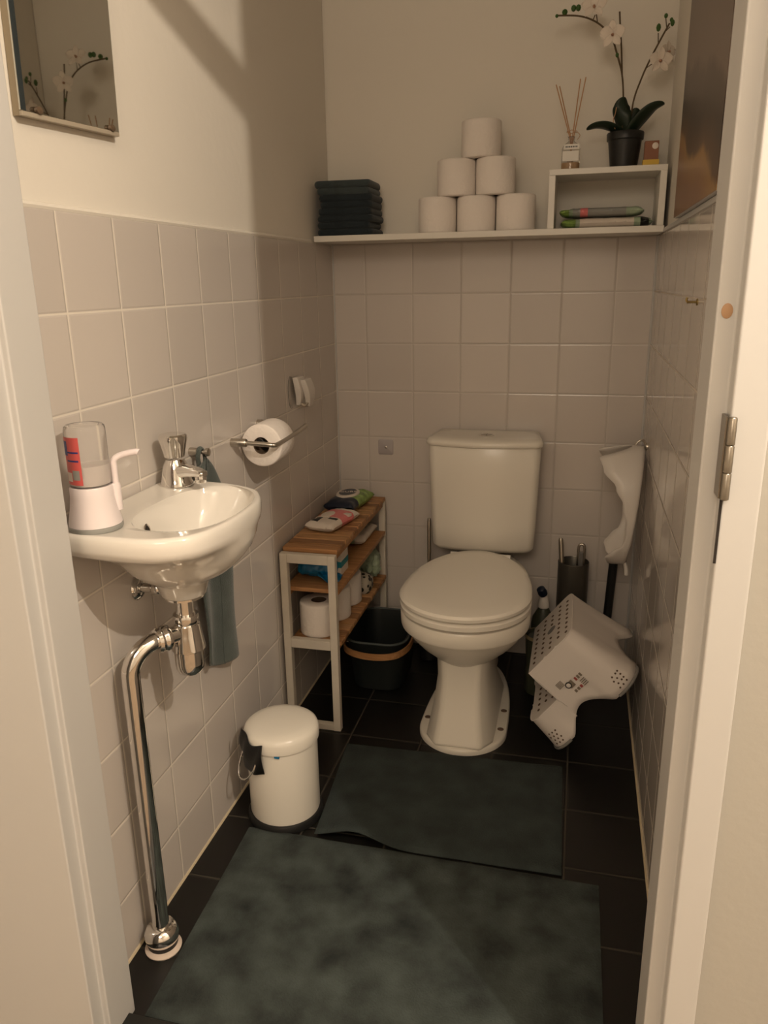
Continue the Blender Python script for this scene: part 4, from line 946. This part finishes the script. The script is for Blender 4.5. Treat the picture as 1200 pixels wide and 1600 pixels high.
stemC = smooth_path([(ox+.010, oy, oz+.08), (ox+.014, oy-.002, oz+.16), (ox+.030, oy-.004, oz+.215), (ox+.050, oy-.006, oz+.262), (ox+.072, oy-.008, oz+.305), (ox+.090, oy-.010, oz+.338)], 6)
for s_ in (stemA, stemB, stemC):
    bm = B(); tube(bm, s_, .0022, 8); obj('stem', bm, m_stem, oc)
for a, b in (((ox-.018, oy-.006, oz+.23), (ox-.041, oy-.012, oz+.292)), ((ox+.040, oy-.005, oz+.24), (ox+.062, oy-.02, oz+.252)), ((ox+.066, oy-.008, oz+.296), (ox+.064, oy-.012, oz+.318)),
             ((ox+.078, oy-.008, oz+.318), (ox+.092, oy-.01, oz+.330)), ((ox+.084, oy-.009, oz+.328), (ox+.080, oy-.01, oz+.350)), ((ox-.088, oy-.014, oz+.352), (ox-.092, oy-.02, oz+.372)), ((ox-.10, oy-.014, oz+.36), (ox-.095, oy-.014, oz+.371))):
    bm = B(); tube(bm, [a, b], .0013, 6); obj('side_shoot', bm, m_stem, oc)
bm = B(); tube(bm, smooth_path([(ox-.028, oy-.02, oz+.098), (ox-.034, oy-.022, oz+.118), (ox-.030, oy-.022, oz+.135), (ox-.028, oy-.022, oz+.150)]), .0009, 6); obj('aerial_root', bm, m_reed, oc)
for bx_, bz_, rb, st_ in ((-.192, .377, .0045, 1), (-.172, .384, .0075, 1), (-.150, .391, .0068, 1.2), (-.138, .391, .0068, 1.2), (.064, .330, .0060, 1.6), (.080, .355, .0050, 1.2), (.097, .338, .0055, 1.5), (.094, .345, .0045, 1.2), (-.034, .275, .0045, 1.3)):
    bm = B(); lathe(bm, [(.0005, -rb*st_), (rb*.7, -rb*st_*.7), (rb, 0), (rb*.75, rb*st_*.65), (.0005, rb*st_)], (ox+bx_, oy-.014 if bx_ < -.1 else oy-.012, oz+bz_), 14); obj('bud', bm, m_bud, oc)
def flower(c, nrm, sc):
    c = Vector(c); nrm = Vector(nrm).normalized(); a = Vector((0, 0, 1)); a = (a-nrm*a.dot(nrm)).normalized(); b = nrm.cross(a)
    bm = B()
    for ang, L_, w_ in ((0, 1, .62), (72, 1.0, .95), (-72, 1.0, .95), (140, .95, .6), (-140, .95, .6)):
        an = math.radians(ang); dd = a*math.cos(an)+b*math.sin(an); ss = nrm.cross(dd)
        def fn(u, v): 
            wv = w_*.5*sc*math.sin(PI*min(1, .08+.92*u))**.7; k = (v-.5)*2
            return c+dd*(L_*sc*u)+ss*wv*k+nrm*(.18*sc*math.sin(u*2.2)+.06*sc*k*k)
        grid(bm, fn, 8, 6)
    f_ = obj('flower', bm, m_petal, oc); s = f_.modifiers.new('s', 'SOLIDIFY'); s.thickness = .0007
    bm = B(); lathe(bm, [(.001, 0), (.0035, .003), (.003, .009), (.001, .012)], c, 10, axis=nrm); obj('flower_lip', bm, mat('lip', (.40, .22, .14), .6), f_)
flower((ox-.048, oy-.030, oz+.318), (-.25, -1, -.15), .034)
flower((ox-.098, oy-.025, oz+.385), (-.1, -1, .3), .034)
flower((ox+.072, oy-.026, oz+.250), (.3, -1, -.1), .032)
flower((ox+.090, oy+.005, oz+.275), (.7, -.7, .1), .028)

# ------------------------------------------------------------------ painting on right wall
m_art = bpy.data.materials.new('landscape_print'); m_art.use_nodes = True; nt = m_art.node_tree; b = nt.nodes['Principled BSDF']; b.inputs['Roughness'].default_value = .35
g = nt.nodes.new('ShaderNodeNewGeometry'); sp_ = nt.nodes.new('ShaderNodeSeparateXYZ'); nt.links.new(g.outputs['Position'], sp_.inputs[0])
nz = nt.nodes.new('ShaderNodeTexNoise'); nz.inputs['Scale'].default_value = 5; nz.inputs['Detail'].default_value = 6; nt.links.new(g.outputs['Position'], nz.inputs['Vector'])
def mt(op, a, c):
    n_ = nt.nodes.new('ShaderNodeMath'); n_.operation = op
    for i, v_ in enumerate((a, c)):
        if isinstance(v_, (int, float)): n_.inputs[i].default_value = v_
        else: nt.links.new(v_, n_.inputs[i])
    return n_.outputs[0]
hgt = mt('ADD', mt('SUBTRACT', sp_.outputs[2], 1.355), mt('ADD', mt('MULTIPLY', mt('SUBTRACT', nz.outputs['Fac'], .5), .13), mt('MULTIPLY', mt('ADD', sp_.outputs[1], .55), -.22)))
cr = nt.nodes.new('ShaderNodeValToRGB'); cr.color_ramp.interpolation = 'LINEAR'
E_ = cr.color_ramp.elements; E_[0].position = 0; E_[0].color = (.22, .11, .05, 1); E_[1].position = 1; E_[1].color = (.12, .13, .14, 1)
for p_, c_ in ((.18, (.27, .14, .07)), (.27, (.34, .19, .06)), (.30, (.10, .05, .02)), (.40, (.035, .02, .012)), (.52, (.06, .035, .025)), (.56, (.15, .105, .08)), (.75, (.12, .085, .065)), (.84, (.10, .085, .07)), (.87, (.13, .14, .15))):
    e = E_.new(p_); e.color = (*c_, 1)
nt.links.new(mt('DIVIDE', hgt, .55), cr.inputs[0]); nt.links.new(cr.outputs[0], b.inputs['Base Color'])
pt = thing('wall_painting', 'unframed landscape print in browns and grey on the right wall', 'painting', (W, -.82, 1.36))
bm = B(); box(bm, W-.012, W+.0085, -1.125, -.530, 1.3595, 1.95); obj('board', bm, m_gloss, pt, smooth=False)
bm = B(); box(bm, W-.0135, W-.0115, -1.124, -.531, 1.3605, 1.949); obj('print', bm, m_art, pt, smooth=False)

# ------------------------------------------------------------------ bath mats
def mat_mesh(corners, th, lift=None, nu=60, nv=44, wob=.002, seed=0):
    a, b_, c, d_ = [Vector((*p, 0)) for p in corners]     # far-left, far-right, near-right, near-left
    def base(u, v):
        p = a.lerp(b_, u).lerp(d_.lerp(c, u), v)
        z = .0015+ (lift(u, v, p) if lift else 0)
        return p, z
    bm = B()
    def surf(u, v, s):
        p, z = base(u, v); ed = min(u, 1-u)*12; ev = min(v, 1-v)*12
        k = min(1, (max(0, min(ed, ev)))**.5+.35) if s else 0
        w_ = wob*noise.noise(Vector((p.x*9+seed, p.y*9, 0)))
        return Vector((p.x, p.y, z+(th*k if s else 0)+max(w_, -z*.5)))
    grid(bm, lambda u, v: surf(u, v, 1), nu, nv); grid(bm, lambda u, v: surf(u, v, 0), nu, nv)
    # close the rim
    def rim(us):
        prev = None
        for u, v in us:
            cur = (bm.verts.new(surf(u, v, 1)), bm.verts.new(surf(u, v, 0)))
            if prev: bm.faces.new((prev[0], cur[0], cur[1], prev[1]))
            prev = cur
    rim([(i/nu, 0) for i in range(nu+1)]); rim([(1, j/nv) for j in range(nv+1)]); rim([(1-i/nu, 1) for i in range(nu+1)]); rim([(0, 1-j/nv) for j in range(nv+1)])
    bmesh.ops.remove_doubles(bm, verts=bm.verts, dist=.0003)
    return bm
def lift2(u, v, p):
    # corner by the bin is curled up
    e = max(0, 1-u/.32)*max(0, (v-.45)/.55); ridge = math.exp(-((u-.17)/.13)**2)*max(0, (v-.6)/.4)**1.5
    return .030*ridge + .004*e
bm = mat_mesh([(.202, -.660), (.787, -.641), (.796, -1.040), (.236, -1.040)], .007, lift2, seed=3)
tag(obj('bath_mat', bm, m_mat2, auto=60), 'smaller dark teal bath mat with a curled corner, in front of the toilet', 'bath mat')
bm = mat_mesh([(.074, -1.043), (.873, -1.052), (.876, -1.545), (.092, -1.545)], .008, None, 80, 60, seed=8)
tag(obj('bath_mat', bm, m_mat1, auto=60), 'larger blotchy dark teal bath mat nearest the doorway', 'bath mat')
